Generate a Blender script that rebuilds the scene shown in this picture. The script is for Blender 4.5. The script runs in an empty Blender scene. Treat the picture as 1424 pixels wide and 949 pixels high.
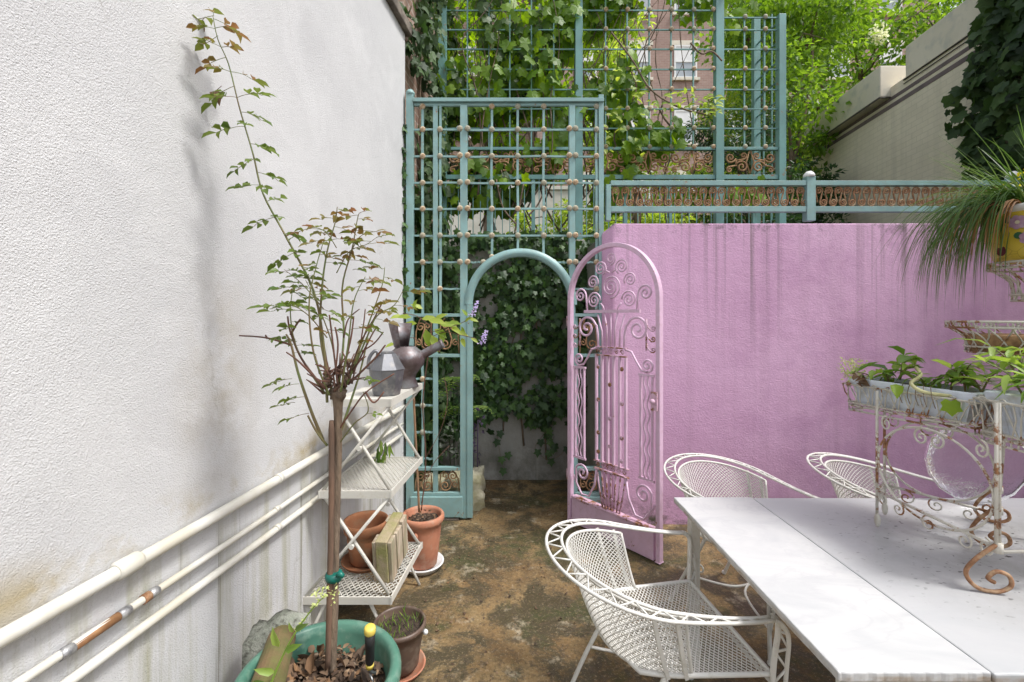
import bpy, bmesh, math, random
from math import sin, cos, pi, radians, sqrt, atan2
from mathutils import Vector, Matrix
random.seed(7)
R = random.random
U = random.uniform
V = Vector
sc = bpy.context.scene
COL = sc.collection

# ---------------------------------------------------------------- camera numbers (photo pixels, 1424 wide)
F, CX, CY, EYE = 633.0, 700.0, 440.0, 1.6
def P(px, py, y):                      # a measured pixel at depth y -> a point
    return V(((px-CX)/F*y, y, EYE-(py-CY)/F*y))

# ---------------------------------------------------------------- mesh builder
class MB:
    def __init__(s):
        s.v, s.f, s.sm, s.mi = [], [], [], []
    def add(s, vs, fs, smooth=False, mi=0):
        o = len(s.v); s.v.extend([tuple(p) for p in vs])
        for f in fs:
            s.f.append(tuple(i+o for i in f)); s.sm.append(smooth); s.mi.append(mi)
    def box(s, a, b, mi=0, jit=0):
        x0, y0, z0 = a; x1, y1, z1 = b
        vs = [(x0,y0,z0),(x1,y0,z0),(x1,y1,z0),(x0,y1,z0),(x0,y0,z1),(x1,y0,z1),(x1,y1,z1),(x0,y1,z1)]
        if jit: vs = [(x+U(-jit,jit),y+U(-jit,jit),z+U(-jit,jit)) for x,y,z in vs]
        s.add(vs, [(0,3,2,1),(4,5,6,7),(0,1,5,4),(1,2,6,5),(2,3,7,6),(3,0,4,7)], False, mi)
    def obox(s, c, ax, ay, az, mi=0):   # oriented box: centre + half axes
        c, ax, ay, az = V(c), V(ax), V(ay), V(az)
        vs = [c+sx*ax+sy*ay+sz*az for sz in (-1,1) for sx,sy in ((-1,-1),(1,-1),(1,1),(-1,1))]
        s.add(vs, [(0,3,2,1),(4,5,6,7),(0,1,5,4),(1,2,6,5),(2,3,7,6),(3,0,4,7)], False, mi)
    def bar(s, p, q, w, d, up=(0,1,0), mi=0):   # flat bar from p to q: width w, depth d along 'up'
        p, q = V(p), V(q); t = (q-p); L = t.length
        if L < 1e-6: return
        t /= L; u = V(up); u = (u - t*u.dot(t)).normalized(); n = t.cross(u)
        s.obox((p+q)/2, t*L/2, n*w/2, u*d/2, mi)
    def tube(s, pts, r, n=6, closed=False, smooth=True, cap=True, mi=0, flat=None):
        pts = [V(p) for p in pts]; m = len(pts)
        if m < 2: return
        rr = r if isinstance(r, (list, tuple)) else [r]*m
        T = []
        for i in range(m):
            a = pts[(i-1) % m] if (closed or i > 0) else pts[i]
            b = pts[(i+1) % m] if (closed or i < m-1) else pts[i]
            t = b-a
            T.append(t.normalized() if t.length > 1e-9 else V((0,0,1)))
        u = V((0,0,1)) if abs(T[0].z) < .9 else V((1,0,0))
        if flat is not None: u = V(flat)
        vs = []
        for i in range(m):
            t = T[i]; ref = V(flat) if flat is not None else u
            w = ref - t*ref.dot(t)
            if w.length < 1e-6: w = t.orthogonal()
            u = w.normalized(); b = t.cross(u)
            for k in range(n):
                a = 2*pi*(k+.5)/n
                vs.append(pts[i] + (u*cos(a)+b*sin(a))*rr[i])
        fs = []
        for i in range(m if closed else m-1):
            j = (i+1) % m
            for k in range(n):
                l = (k+1) % n
                fs.append((i*n+k, i*n+l, j*n+l, j*n+k))
        s.add(vs, fs, smooth, mi)
        if cap and not closed:
            o = len(s.v)-len(vs)
            s.f.append(tuple(o+k for k in range(n))[::-1]); s.sm.append(False); s.mi.append(mi)
            s.f.append(tuple(o+(m-1)*n+k for k in range(n))); s.sm.append(False); s.mi.append(mi)
    def lathe(s, prof, c=(0,0,0), n=32, mi=0, smooth=True, wob=0):
        c = V(c); vs, fs = [], []
        for r, z in prof:
            for k in range(n):
                a = 2*pi*k/n; q = r*(1+wob*sin(3*a+z*9))
                vs.append(c+V((q*cos(a), q*sin(a), z)))
        for i in range(len(prof)-1):
            for k in range(n):
                l = (k+1) % n
                fs.append((i*n+k, i*n+l, (i+1)*n+l, (i+1)*n+k))
        s.add(vs, fs, smooth, mi)
    def disc(s, c, r, nrm=(0,0,1), n=16, mi=0, sx=1.0):
        c = V(c); nn = V(nrm).normalized(); a = nn.orthogonal().normalized(); b = nn.cross(a)
        s.add([c+(a*cos(2*pi*k/n)*sx+b*sin(2*pi*k/n))*r for k in range(n)], [tuple(range(n))], False, mi)
    def ball(s, c, r, n=8, m=6, mi=0, sq=(1,1,1), jit=0):
        c = V(c); vs, fs = [c+V((0,0,r*sq[2]))], []
        for i in range(1, m):
            th = pi*i/m
            for k in range(n):
                a = 2*pi*k/n; q = r*(1+U(-jit,jit))
                vs.append(c+V((q*sin(th)*cos(a)*sq[0], q*sin(th)*sin(a)*sq[1], q*cos(th)*sq[2])))
        vs.append(c-V((0,0,r*sq[2])))
        for k in range(n):
            l = (k+1) % n
            fs.append((0, 1+k, 1+l))
            for i in range(m-2):
                fs.append((1+i*n+k, 1+(i+1)*n+k, 1+(i+1)*n+l, 1+i*n+l))
            fs.append((1+(m-2)*n+k, len(vs)-1, 1+(m-2)*n+l))
        s.add(vs, fs, True, mi)
    def leaf(s, p, d, nrm, L, w, fold=.25, mi=0, curl=.15):     # pointed leaf, two halves folded on the midrib
        p, d, nrm = V(p), V(d).normalized(), V(nrm)
        nrm = nrm - d*nrm.dot(d)
        nrm = nrm.normalized() if nrm.length > 1e-5 else d.orthogonal().normalized()
        b = d.cross(nrm); up = nrm*(w*fold)
        c1 = p+d*L*.3; c2 = p+d*L*.68-nrm*L*curl*.3; tip = p+d*L-nrm*L*curl
        s.add([p, c1+b*w*.46+up, c2+b*w*.36+up, tip, c2-b*w*.36+up, c1-b*w*.46+up, c1, c2],
              [(0,6,1),(6,7,2,1),(7,3,2),(0,5,6),(6,5,4,7),(7,4,3)], True, mi)
    def leaf4(s, p, d, nrm, L, w, fold=.25, mi=0):
        p, d, nrm = V(p), V(d).normalized(), V(nrm)
        nrm = nrm - d*nrm.dot(d)
        nrm = nrm.normalized() if nrm.length > 1e-5 else d.orthogonal().normalized()
        b = d.cross(nrm); up = nrm*(w*fold); m = p+d*L*.42
        s.add([p, m+b*w*.5+up, p+d*L, m-b*w*.5+up], [(0,2,1),(0,3,2)], False, mi)
    def lobed(s, p, d, nrm, L, mi=0, prof=None, cup=.12):        # ivy / vine leaf: five-lobed outline round a centre
        p, d, nrm = V(p), V(d).normalized(), V(nrm)
        nrm = nrm - d*nrm.dot(d)
        nrm = nrm.normalized() if nrm.length > 1e-5 else d.orthogonal().normalized()
        b = d.cross(nrm)
        prof = prof or IVY
        vs = [p+d*L*.3]
        for x, y in prof:
            vs.append(p+d*(y*L)+b*(x*L)-nrm*(cup*L*(x*x*2+max(0,y-.4)**2)))
        n = len(prof)
        s.add(vs, [(0, 1+k, 1+(k+1) % n) for k in range(n)], False, mi)
    def build(s, name, mat, parent=None, world=True, bev=0, label=None):
        me = bpy.data.meshes.new(name)
        o = bpy.data.objects.new(name, me); COL.objects.link(o)
        vs = s.v
        if parent is not None:
            o.parent = parent
            if world:
                ox, oy, oz = ORG.get(parent, (0,0,0)); ORG[o] = (ox,oy,oz)
                vs = [(x-ox, y-oy, z-oz) for x, y, z in vs]
        me.from_pydata(vs, [], s.f)
        me.polygons.foreach_set('use_smooth', s.sm)
        mats = mat if isinstance(mat, (list, tuple)) else [mat]
        for m in mats: me.materials.append(m)
        if len(mats) > 1: me.polygons.foreach_set('material_index', s.mi)
        me.update()
        if bev:
            b = o.modifiers.new('bevel', 'BEVEL'); b.width = bev; b.segments = 2; b.limit_method = 'ANGLE'; b.angle_limit = radians(40)
        if label: o['label'] = label
        return o
IVY = [(0,0),(.12,-.12),(.42,-.08),(.34,.22),(.56,.5),(.24,.58),(0,1),(-.24,.58),(-.56,.5),(-.34,.22),(-.42,-.08),(-.12,-.12)]
VINE = [(0,0),(.25,-.14),(.5,.1),(.42,.34),(.55,.62),(.28,.66),(0,.98),(-.28,.66),(-.55,.62),(-.42,.34),(-.5,.1),(-.25,-.14)]
ORG = {}
def tag(o, label, cat, group=None):
    o['label'] = label; o['category'] = cat
    if group: o['group'] = group
    return o
def struct(o, kind='structure'):
    o['kind'] = kind; return o
def thing(name, label, cat, loc=(0,0,0), rotz=0, group=None):
    o = bpy.data.objects.new(name, None); COL.objects.link(o)
    o.location = loc; o.rotation_euler = (0,0,rotz); o.empty_display_size = .1
    ORG[o] = tuple(loc)
    return tag(o, label, cat, group)
def dup(root, loc, rotz, label, group=None):
    r = root.copy(); COL.objects.link(r); r.location = loc; r.rotation_euler = (0,0,rotz); r['label'] = label
    if group: r['group'] = group
    for ch in list(root.children):
        c = ch.copy(); COL.objects.link(c); c.parent = r
        for g in list(ch.children):
            d = g.copy(); COL.objects.link(d); d.parent = c
    return r
# ---------------------------------------------------------------- curves
def cr(pts, n=6, closed=False):       # Catmull-Rom through points
    pts = [V(p) for p in pts]; m = len(pts); out = []
    for i in range(m if closed else m-1):
        if closed: a, b, c, d = pts[(i-1) % m], pts[i], pts[(i+1) % m], pts[(i+2) % m]
        else: a, b, c, d = pts[max(0,i-1)], pts[i], pts[i+1], pts[min(m-1,i+2)]
        for k in range(n):
            t = k/n
            out.append(.5*((2*b)+(c-a)*t+(2*a-5*b+4*c-d)*t*t+(3*b-a-3*c+d)*t**3))
    if not closed: out.append(pts[-1])
    return out
def spiral(cx, cy, r, a0, turns, sgn=1, n=None, rend=.12):
    n = n or max(8, int(turns*14))
    return [(cx+(r+(r*rend-r)*i/n)*cos(a0+sgn*2*pi*turns*i/n), cy+(r+(r*rend-r)*i/n)*sin(a0+sgn*2*pi*turns*i/n)) for i in range(n+1)]
def arc(cx, cy, r, a, b, n=16, ry=None):
    ry = ry or r
    return [(cx+r*cos(a+(b-a)*i/n), cy+ry*sin(a+(b-a)*i/n)) for i in range(n+1)]
def rnd_dir(zb=0):
    while True:
        v = V((U(-1,1),U(-1,1),U(-1,1)))
        if .05 < v.length < 1: break
    v.normalize(); v.z += zb
    return v.normalized()
# ---------------------------------------------------------------- materials
def nd(nt, typ, **kw):
    n = nt.nodes.new(typ)
    for k, v in kw.items():
        if k.startswith('i_'): n.inputs[k[2:].replace('_', ' ')].default_value = v
        else: setattr(n, k, v)
    return n
def newmat(name):
    m = bpy.data.materials.new(name); m.use_nodes = True
    nt = m.node_tree; b = nt.nodes['Principled BSDF']
    return m, nt, b
def c4(c): return (c[0], c[1], c[2], 1)
def coords(nt, stretch=None, loc=None):
    tc = nd(nt, 'ShaderNodeTexCoord'); out = tc.outputs['Object']
    if stretch or loc:
        mp = nd(nt, 'ShaderNodeMapping')
        if stretch: mp.inputs['Scale'].default_value = stretch
        if loc: mp.inputs['Location'].default_value = loc
        nt.links.new(out, mp.inputs['Vector']); out = mp.outputs['Vector']
    return out
def noise(nt, vec, scale, detail=4, rough=.6, dist=0):
    n = nd(nt, 'ShaderNodeTexNoise'); n.inputs['Scale'].default_value = scale; n.inputs['Detail'].default_value = detail
    n.inputs['Roughness'].default_value = rough; n.inputs['Distortion'].default_value = dist
    nt.links.new(vec, n.inputs['Vector']); return n.outputs['Fac']
def ramp(nt, fac, lo, hi, a=0, b=1):
    n = nd(nt, 'ShaderNodeMapRange'); n.inputs['From Min'].default_value = lo; n.inputs['From Max'].default_value = hi
    n.inputs['To Min'].default_value = a; n.inputs['To Max'].default_value = b
    nt.links.new(fac, n.inputs['Value']); return n.outputs['Result']
def mix(nt, fac, a, b):
    n = nd(nt, 'ShaderNodeMix', data_type='RGBA')
    if isinstance(fac, (int, float)): n.inputs[0].default_value = fac
    else: nt.links.new(fac, n.inputs[0])
    for k, x in ((6, a), (7, b)):
        if isinstance(x, tuple): n.inputs[k].default_value = c4(x)
        else: nt.links.new(x, n.inputs[k])
    return n.outputs[2]
def mth(nt, op, a, b=None):
    n = nd(nt, 'ShaderNodeMath', operation=op)
    for i, x in enumerate((a, b)):
        if x is None: continue
        if isinstance(x, (int, float)): n.inputs[i].default_value = x
        else: nt.links.new(x, n.inputs[i])
    return n.outputs[0]
def bump(nt, b, h, strength, dist=.01):
    n = nd(nt, 'ShaderNodeBump'); n.inputs['Strength'].default_value = strength; n.inputs['Distance'].default_value = dist
    nt.links.new(h, n.inputs['Height'])
    prev = b.inputs['Normal'].links
    if prev: nt.links.new(prev[0].from_socket, n.inputs['Normal'])
    nt.links.new(n.outputs['Normal'], b.inputs['Normal'])
def mk(name, c1, c2=None, sc1=6, lo=.4, hi=.62, rough=.6, bmp=None, spots=None, metal=0, stretch=None, c3=None, sc3=30):
    m, nt, b = newmat(name); vec = coords(nt, stretch)
    col = tuple(c1)
    if c2: col = mix(nt, ramp(nt, noise(nt, vec, sc1, 5), lo, hi), tuple(c1), tuple(c2))
    if c3: col = mix(nt, ramp(nt, noise(nt, vec, sc3, 3), .5, .68), col, tuple(c3))
    if spots:                           # rust or dirt in patches: colour, noise scale, threshold
        for sp in (spots if isinstance(spots, list) else [spots]):
            f = noise(nt, coords(nt, None, (3.1,1.7,.4)), sp[1], 6, .7)
            col = mix(nt, ramp(nt, f, sp[2], sp[2]+.06), col, tuple(sp[0]))
    if isinstance(col, tuple): b.inputs['Base Color'].default_value = c4(col)
    else: nt.links.new(col, b.inputs['Base Color'])
    b.inputs['Roughness'].default_value = rough; b.inputs['Metallic'].default_value = metal
    if bmp: bump(nt, b, noise(nt, vec, bmp[0], 4, .65), bmp[1], bmp[2] if len(bmp) > 2 else .005)
    return m
def leafmat(name, cols, trans=.4, rough=.45):       # colour varies leaf by leaf
    m, nt, b = newmat(name)
    g = nd(nt, 'ShaderNodeNewGeometry')
    r = nd(nt, 'ShaderNodeValToRGB'); e = r.color_ramp.elements
    while len(e) < len(cols): e.new(.5)
    for i, c in enumerate(cols):
        e[i].position = i/(len(cols)-1); e[i].color = c4(c)
    nt.links.new(g.outputs['Random Per Island'], r.inputs['Fac'])
    nt.links.new(r.outputs['Color'], b.inputs['Base Color'])
    b.inputs['Roughness'].default_value = rough
    t = nd(nt, 'ShaderNodeBsdfTranslucent')
    hsv = nd(nt, 'ShaderNodeHueSaturation'); hsv.inputs['Saturation'].default_value = 1.1; hsv.inputs['Value'].default_value = 2.0; hsv.inputs['Hue'].default_value = .482
    nt.links.new(r.outputs['Color'], hsv.inputs['Color']); nt.links.new(hsv.outputs['Color'], t.inputs['Color'])
    mx = nd(nt, 'ShaderNodeMixShader'); mx.inputs[0].default_value = trans
    out = nt.nodes['Material Output']
    nt.links.new(b.outputs[0], mx.inputs[1]); nt.links.new(t.outputs[0], mx.inputs[2]); nt.links.new(mx.outputs[0], out.inputs['Surface'])
    return m
RUST = (.20,.085,.035)
M = {}
def paintmat(name, c, dirt=(.30,.27,.20), rust=.64, rough=.42, dscale=7, rscale=14, dlo=.52, vary=.12):
    m, nt, b = newmat(name); vec = coords(nt)
    c2 = tuple(x*(1-vary) for x in c)
    col = mix(nt, ramp(nt, noise(nt, vec, 3, 3), .35, .65), tuple(c), c2)
    col = mix(nt, ramp(nt, noise(nt, vec, dscale*4, 6, .7), dlo, dlo+.22, 0, .55), col, tuple(dirt))
    f = noise(nt, coords(nt, None, (5,2,1)), rscale, 7, .72)
    rf = ramp(nt, f, rust, rust+.035)
    rc = mix(nt, ramp(nt, noise(nt, vec, 60, 3), .4, .6), RUST, (.33,.16,.07))
    col = mix(nt, rf, col, rc)
    nt.links.new(col, b.inputs['Base Color']); b.inputs['Roughness'].default_value = rough
    bump(nt, b, mth(nt, 'ADD', noise(nt, vec, 90, 4, .6), mth(nt, 'MULTIPLY', rf, -.5)), .35, .002)
    return m
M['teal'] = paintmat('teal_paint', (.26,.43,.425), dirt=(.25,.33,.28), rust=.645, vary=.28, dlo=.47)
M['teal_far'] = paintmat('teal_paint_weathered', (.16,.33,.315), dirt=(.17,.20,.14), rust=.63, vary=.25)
M['pink'] = paintmat('pink_paint', (.75,.52,.68), dirt=(.54,.34,.42), rust=.645, rscale=12, vary=.18, dlo=.48)
M['pinkrust'] = paintmat('pink_paint_rusting', (.68,.45,.58), dirt=(.44,.24,.22), rust=.5, rscale=22)
M['rust'] = mk('rusty_iron', (.36,.19,.10), (.20,.095,.045), 40, rough=.85, bmp=(180,.5,.002), c3=(.44,.31,.19), sc3=25)
M['rusttan'] = mk('rusted_iron_tan', (.40,.24,.12), (.22,.12,.06), 26, rough=.85, bmp=(180,.5,.002))
M['rosette'] = mk('rosette_iron', (.56,.48,.35), (.40,.29,.18), 18, rough=.8, bmp=(120,.5,.002), c3=(.24,.13,.06), sc3=40)
def vary(m, c):                           # each copy a little different (per object)
    nt = m.node_tree; b = nt.nodes['Principled BSDF']; src = b.inputs['Base Color'].links[0].from_socket
    oi = nd(nt, 'ShaderNodeObjectInfo'); nt.links.new(mix(nt, ramp(nt, oi.outputs['Random'], .2, 1, 0, .75), src, c), b.inputs['Base Color'])
vary(M['rosette'], (.27,.30,.24))
M['white_iron'] = paintmat('white_iron_paint', (.74,.72,.68), dirt=(.42,.38,.29), rust=.72, dlo=.56)
M['chairw'] = paintmat('white_chair_paint', (.70,.685,.64), dirt=(.40,.36,.27), rust=.70, dlo=.52)
M['rackw'] = paintmat('white_rack_paint', (.64,.62,.56), dirt=(.42,.37,.25), rust=.69, dlo=.54)
M['standw'] = paintmat('peeling_stand_paint', (.60,.57,.50), dirt=(.36,.28,.18), rust=.535, rscale=11, dlo=.5)
M['pipe'] = mk('white_pipe_paint', (.64,.63,.585), (.54,.51,.42), 4, rough=.45, bmp=(60,.15,.002), spots=((.30,.22,.12), 12, .70))
M['copper'] = mk('worn_copper', (.40,.22,.10), (.26,.13,.06), 20, rough=.65, metal=.25, bmp=(80,.3,.002))
M['solder'] = mk('silver_solder', (.5,.5,.5), (.25,.25,.26), 60, rough=.5, metal=.6, bmp=(90,.5,.003))
M['terra'] = mk('terracotta', (.50,.215,.125), (.37,.145,.085), 5, rough=.8, bmp=(90,.25,.002), c3=(.44,.25,.17), sc3=16)
M['terra_old'] = mk('weathered_terracotta', (.42,.18,.085), (.27,.105,.05), 6, rough=.85, bmp=(80,.3,.002), c3=(.30,.19,.11), sc3=13)
M['brownpot'] = mk('brown_plastic', (.115,.075,.055), (.08,.052,.04), 8, rough=.45, bmp=(70,.1,.001), c3=(.17,.13,.10), sc3=20)
M['greenpot'] = mk('green_glazed_pot', (.095,.225,.165), (.06,.16,.115), 4, rough=.38, bmp=(60,.12,.002), c3=(.14,.25,.19), sc3=30)
M['soil'] = mk('dark_soil', (.035,.024,.017), (.085,.058,.04), 60, rough=.95, bmp=(120,1,.01))
M['white_plastic'] = mk('white_plastic', (.78,.79,.80), (.60,.60,.58), 5, rough=.4, bmp=(50,.1,.001))
M['bluewhite'] = mk('bluish_white_plastic', (.66,.71,.80), (.52,.56,.63), 7, rough=.45, bmp=(60,.15,.002), c3=(.45,.45,.44), sc3=18)
M['zinc'] = mk('dull_zinc', (.20,.205,.22), (.12,.122,.13), 7, rough=.5, metal=.55, bmp=(40,.25,.003), c3=(.26,.25,.24), sc3=22)
M['darkmetal'] = mk('dark_tarnished_metal', (.12,.085,.085), (.19,.16,.16), 9, rough=.5, metal=.5, bmp=(50,.3,.003), c3=(.23,.235,.25), sc3=12)
M['stone'] = mk('pitted_concrete', (.34,.345,.30), (.22,.235,.19), 9, rough=.9, bmp=(60,1,.012), c3=(.10,.10,.08), sc3=55)
M['boulder'] = mk('pale_boulder', (.52,.49,.37), (.36,.34,.2), 6, rough=.9, bmp=(24,.8,.02))
M['mosstile'] = mk('mossy_clay_tile', (.21,.125,.065), (.115,.11,.036), 7, .38, .6, rough=.85, bmp=(50,.6,.005), c3=(.15,.14,.045), sc3=14)
M['oldwood'] = mk('weathered_wood', (.50,.42,.32), (.33,.25,.17), 6, rough=.85, bmp=(40,.6,.004), stretch=(6,6,1), c3=(.30,.28,.18), sc3=5)
M['mosswood'] = mk('moss_topped_wood', (.38,.31,.20), (.28,.27,.10), 12, rough=.9, bmp=(70,.8,.006))
M['bark'] = mk('brown_bark', (.21,.15,.10), (.10,.072,.052), 9, rough=.9, bmp=(30,1,.01), stretch=(3,3,.7), c3=(.24,.18,.13), sc3=10)
M['stake'] = mk('reddish_stake_wood', (.17,.10,.065), (.10,.065,.045), 8, rough=.85, bmp=(40,.6,.004), stretch=(4,4,.6))
M['cane'] = mk('green_brown_cane', (.15,.19,.06), (.17,.11,.05), 7, rough=.6, bmp=(50,.3,.003))
M['deadcane'] = mk('dry_red_brown_cane', (.17,.075,.05), (.10,.055,.04), 9, rough=.75, bmp=(50,.4,.003))
M['tie'] = mk('green_tie_tape', (.0,.16,.12), (.01,.10,.08), 14, rough=.35)
M['bamboo'] = mk('thin_bamboo', (.36,.22,.12), (.24,.14,.08), 10, rough=.6)
M['black'] = mk('black_rubber', (.012,.012,.013), (.02,.02,.02), 10, rough=.5)
M['yellow'] = mk('yellow_plastic', (.70,.52,.07), (.62,.50,.12), 10, rough=.45)
M['steel'] = mk('tool_steel', (.35,.36,.37), (.2,.2,.2), 20, rough=.35, metal=.9)
M['paleflower'] = leafmat('pale_green_blossom', [(.45,.52,.18),(.60,.66,.30)], .3)
M['lilac'] = leafmat('lilac_petals', [(.52,.42,.68),(.70,.62,.80)], .35)
M['purplefl'] = leafmat('dull_purple_petals', [(.07,.05,.10),(.13,.08,.16),(.05,.06,.05)], .3)
M['whitefl'] = leafmat('white_blossom', [(.62,.64,.42),(.70,.72,.55)], .3)
M['lf_rose'] = leafmat('rose_leaf_green', [(.06,.115,.02),(.13,.19,.035),(.10,.155,.04)], .35)
M['lf_young'] = leafmat('rose_leaf_bronze', [(.17,.095,.04),(.17,.16,.035),(.20,.105,.042),(.13,.16,.035),(.11,.15,.03)], .35)
M['lf_dead'] = leafmat('dry_leaf', [(.045,.03,.022),(.19,.115,.065),(.07,.045,.03),(.30,.20,.12),(.11,.065,.04),(.05,.035,.025),(.24,.13,.06)], .1, .85)
M['lf_ivy'] = leafmat('ivy_leaf', [(.016,.042,.013),(.045,.10,.026),(.085,.17,.038),(.022,.058,.02),(.06,.13,.03)], .3, .48)
M['lf_ivydark'] = leafmat('ivy_leaf_dark', [(.012,.034,.008),(.032,.074,.016),(.065,.125,.03),(.020,.050,.012)], .3, .6)
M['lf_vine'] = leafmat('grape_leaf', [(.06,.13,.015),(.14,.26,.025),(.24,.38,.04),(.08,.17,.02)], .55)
M['lf_vinedark'] = leafmat('grape_leaf_shade_toned', [(.025,.055,.010),(.06,.125,.018),(.10,.19,.025)], .5)  # darker copy of the grape leaf, shade put into its colour
M['lf_tree'] = leafmat('bright_tree_leaf', [(.055,.125,.016),(.12,.235,.028),(.19,.32,.045),(.08,.165,.02)], .48)
M['lf_shrub'] = leafmat('yellow_green_leaf', [(.18,.29,.035),(.28,.41,.06),(.36,.46,.09),(.21,.33,.04)], .5)
M['lf_dark'] = leafmat('dark_shrub_leaf', [(.014,.04,.012),(.03,.075,.02),(.05,.11,.025)], .3)
M['lf_light'] = leafmat('lime_leaf', [(.26,.36,.05),(.34,.42,.08),(.20,.31,.05)], .5)
M['lf_pot'] = leafmat('potted_leaf', [(.10,.21,.035),(.19,.32,.05),(.28,.38,.09),(.07,.15,.03)], .4)
M['lf_grass'] = leafmat('sedge_blade', [(.045,.105,.02),(.08,.16,.035),(.11,.18,.05),(.03,.075,.02)], .3)
M['lf_grassdry'] = leafmat('dry_blade', [(.30,.16,.06),(.22,.11,.045),(.38,.24,.11)], .2, .7)
# ================================================================ SETTING MATERIALS
def m_white_stucco():
    m, nt, b = newmat('white_stucco'); vec = coords(nt)
    col = mix(nt, ramp(nt, noise(nt, vec, 1.3, 4), .35, .7), (.60,.60,.605), (.525,.525,.535))
    # grime: green-brown weeping under the pipes, soft brown weathering above them
    sep = nd(nt, 'ShaderNodeSeparateXYZ'); nt.links.new(vec, sep.inputs[0]); z = sep.outputs['Z']
    streak = noise(nt, coords(nt, (9,9,.5)), 1.6, 6, .65)
    low = ramp(nt, z, .93, .80)
    col = mix(nt, mth(nt, 'MULTIPLY', ramp(nt, streak, .47, .68, 0, .7), low), col, (.32,.31,.19))
    col = mix(nt, mth(nt, 'MULTIPLY', ramp(nt, noise(nt, vec, 2.6, 6, .7), .46, .75, 0, .7), ramp(nt, z, .62, .15)), col, (.33,.33,.24))
    d = mth(nt, 'ABSOLUTE', mth(nt, 'SUBTRACT', z, .955))
    col = mix(nt, mth(nt, 'MULTIPLY', ramp(nt, d, .11, .0), ramp(nt, noise(nt, vec, 3.3, 5, .7), .42, .62, 0, .85)), col, (.36,.29,.15))
    thin = noise(nt, coords(nt, (40,40,.7)), 1.0, 4, .6)
    col = mix(nt, mth(nt, 'MULTIPLY', ramp(nt, thin, .61, .68, 0, .6), low), col, (.15,.14,.09))
    y = sep.outputs['Y']                # an old weathered patch behind the rose
    col = mix(nt, mth(nt, 'MULTIPLY', mth(nt, 'MULTIPLY', ramp(nt, mth(nt, 'ABSOLUTE', mth(nt, 'SUBTRACT', y, 1.66)), .24, 0), ramp(nt, noise(nt, vec, 5, 6, .72), .36, .66, 0, .75)), ramp(nt, mth(nt, 'ABSOLUTE', mth(nt, 'SUBTRACT', z, 1.35)), .5, .1)), col, (.33,.28,.20))
    col = mix(nt, ramp(nt, noise(nt, vec, 2.1, 7, .72, .8), .52, .60, 0, .35), col, (.66,.66,.665))
    ck = nd(nt, 'ShaderNodeTexVoronoi', feature='DISTANCE_TO_EDGE'); ck.inputs['Scale'].default_value = .75; nt.links.new(mth2(nt, vec, (.7,.7,.7)), ck.inputs['Vector'])
    ckf = ramp(nt, ck.outputs['Distance'], .0035, .0, 0, 1)
    col = mix(nt, mth(nt, 'MULTIPLY', ckf, ramp(nt, noise(nt, vec, 1.7, 2), .48, .6, 0, .45)), col, (.30,.28,.25))
    nt.links.new(col, b.inputs['Base Color']); b.inputs['Roughness'].default_value = .85
    bump(nt, b, noise(nt, vec, 4.5, 3, .5, .4), .22, .02)
    ridge = noise(nt, coords(nt, (1,5,2.4)), 4, 5, .7, 1.2)
    bump(nt, b, ramp(nt, ridge, .56, .62), .16, .006)
    bump(nt, b, noise(nt, vec, 215, 3, .6), .65, .006); bump(nt, b, noise(nt, vec, 60, 6, .8), .26, .007)
    v = nd(nt, 'ShaderNodeTexVoronoi'); v.inputs['Scale'].default_value = 210; nt.links.new(vec, v.inputs['Vector'])
    bump(nt, b, v.outputs['Distance'], .25, .004)
    return m
def m_purple():
    m, nt, b = newmat('mauve_painted_render'); vec = coords(nt)
    col = mix(nt, ramp(nt, noise(nt, vec, .9, 4), .35, .65), (.69,.43,.62), (.60,.35,.53))
    col = mix(nt, ramp(nt, noise(nt, vec, 16, 5, .7), .55, .75, 0, .35), col, (.72,.49,.65))
    sep = nd(nt, 'ShaderNodeSeparateXYZ'); nt.links.new(vec, sep.inputs[0]); z = sep.outputs['Z']; x = sep.outputs['X']
    s1 = noise(nt, coords(nt, (11,1,.14)), 1, 6, .62); s2 = noise(nt, coords(nt, (24,1,.3), (4,0,2)), 1, 5, .6)
    col = mix(nt, ramp(nt, s1, .50, .78, 0, .38), col, (.42,.26,.36))
    col = mix(nt, mth(nt, 'MULTIPLY', ramp(nt, s2, .50, .62, 0, .95), mth(nt, 'MULTIPLY', ramp(nt, z, 1.3, 2.25), ramp(nt, noise(nt, coords(nt, (.9,1,.05), (2,0,0)), 1, 2, .5), .42, .58, .15, 1))), col, (.17,.13,.135))
    col = mix(nt, mth(nt, 'MULTIPLY', ramp(nt, noise(nt, vec, 3, 6, .7), .46, .68, 0, .6), ramp(nt, x, 1.1, 2.6, 0, 1)), col, (.43,.225,.39))  # deeper mauve towards the right: the wall's shading painted into its colour
    col = mix(nt, mth(nt, 'MULTIPLY', ramp(nt, noise(nt, vec, 11, 6, .75), .52, .62, 0, .9), ramp(nt, z, 2.20, 2.32)), col, (.10,.085,.075))
    col = mix(nt, mth(nt, 'MULTIPLY', ramp(nt, noise(nt, vec, 7, 6, .75), .40, .6), ramp(nt, z, .24, .03)), col, (.055,.06,.025))
    nt.links.new(col, b.inputs['Base Color']); b.inputs['Roughness'].default_value = .75
    bump(nt, b, noise(nt, coords(nt, (1,1,1.5)), 75, 4, .65), .6, .008)
    bump(nt, b, noise(nt, vec, 9, 3, .5), .3, .015)
    return m
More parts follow.
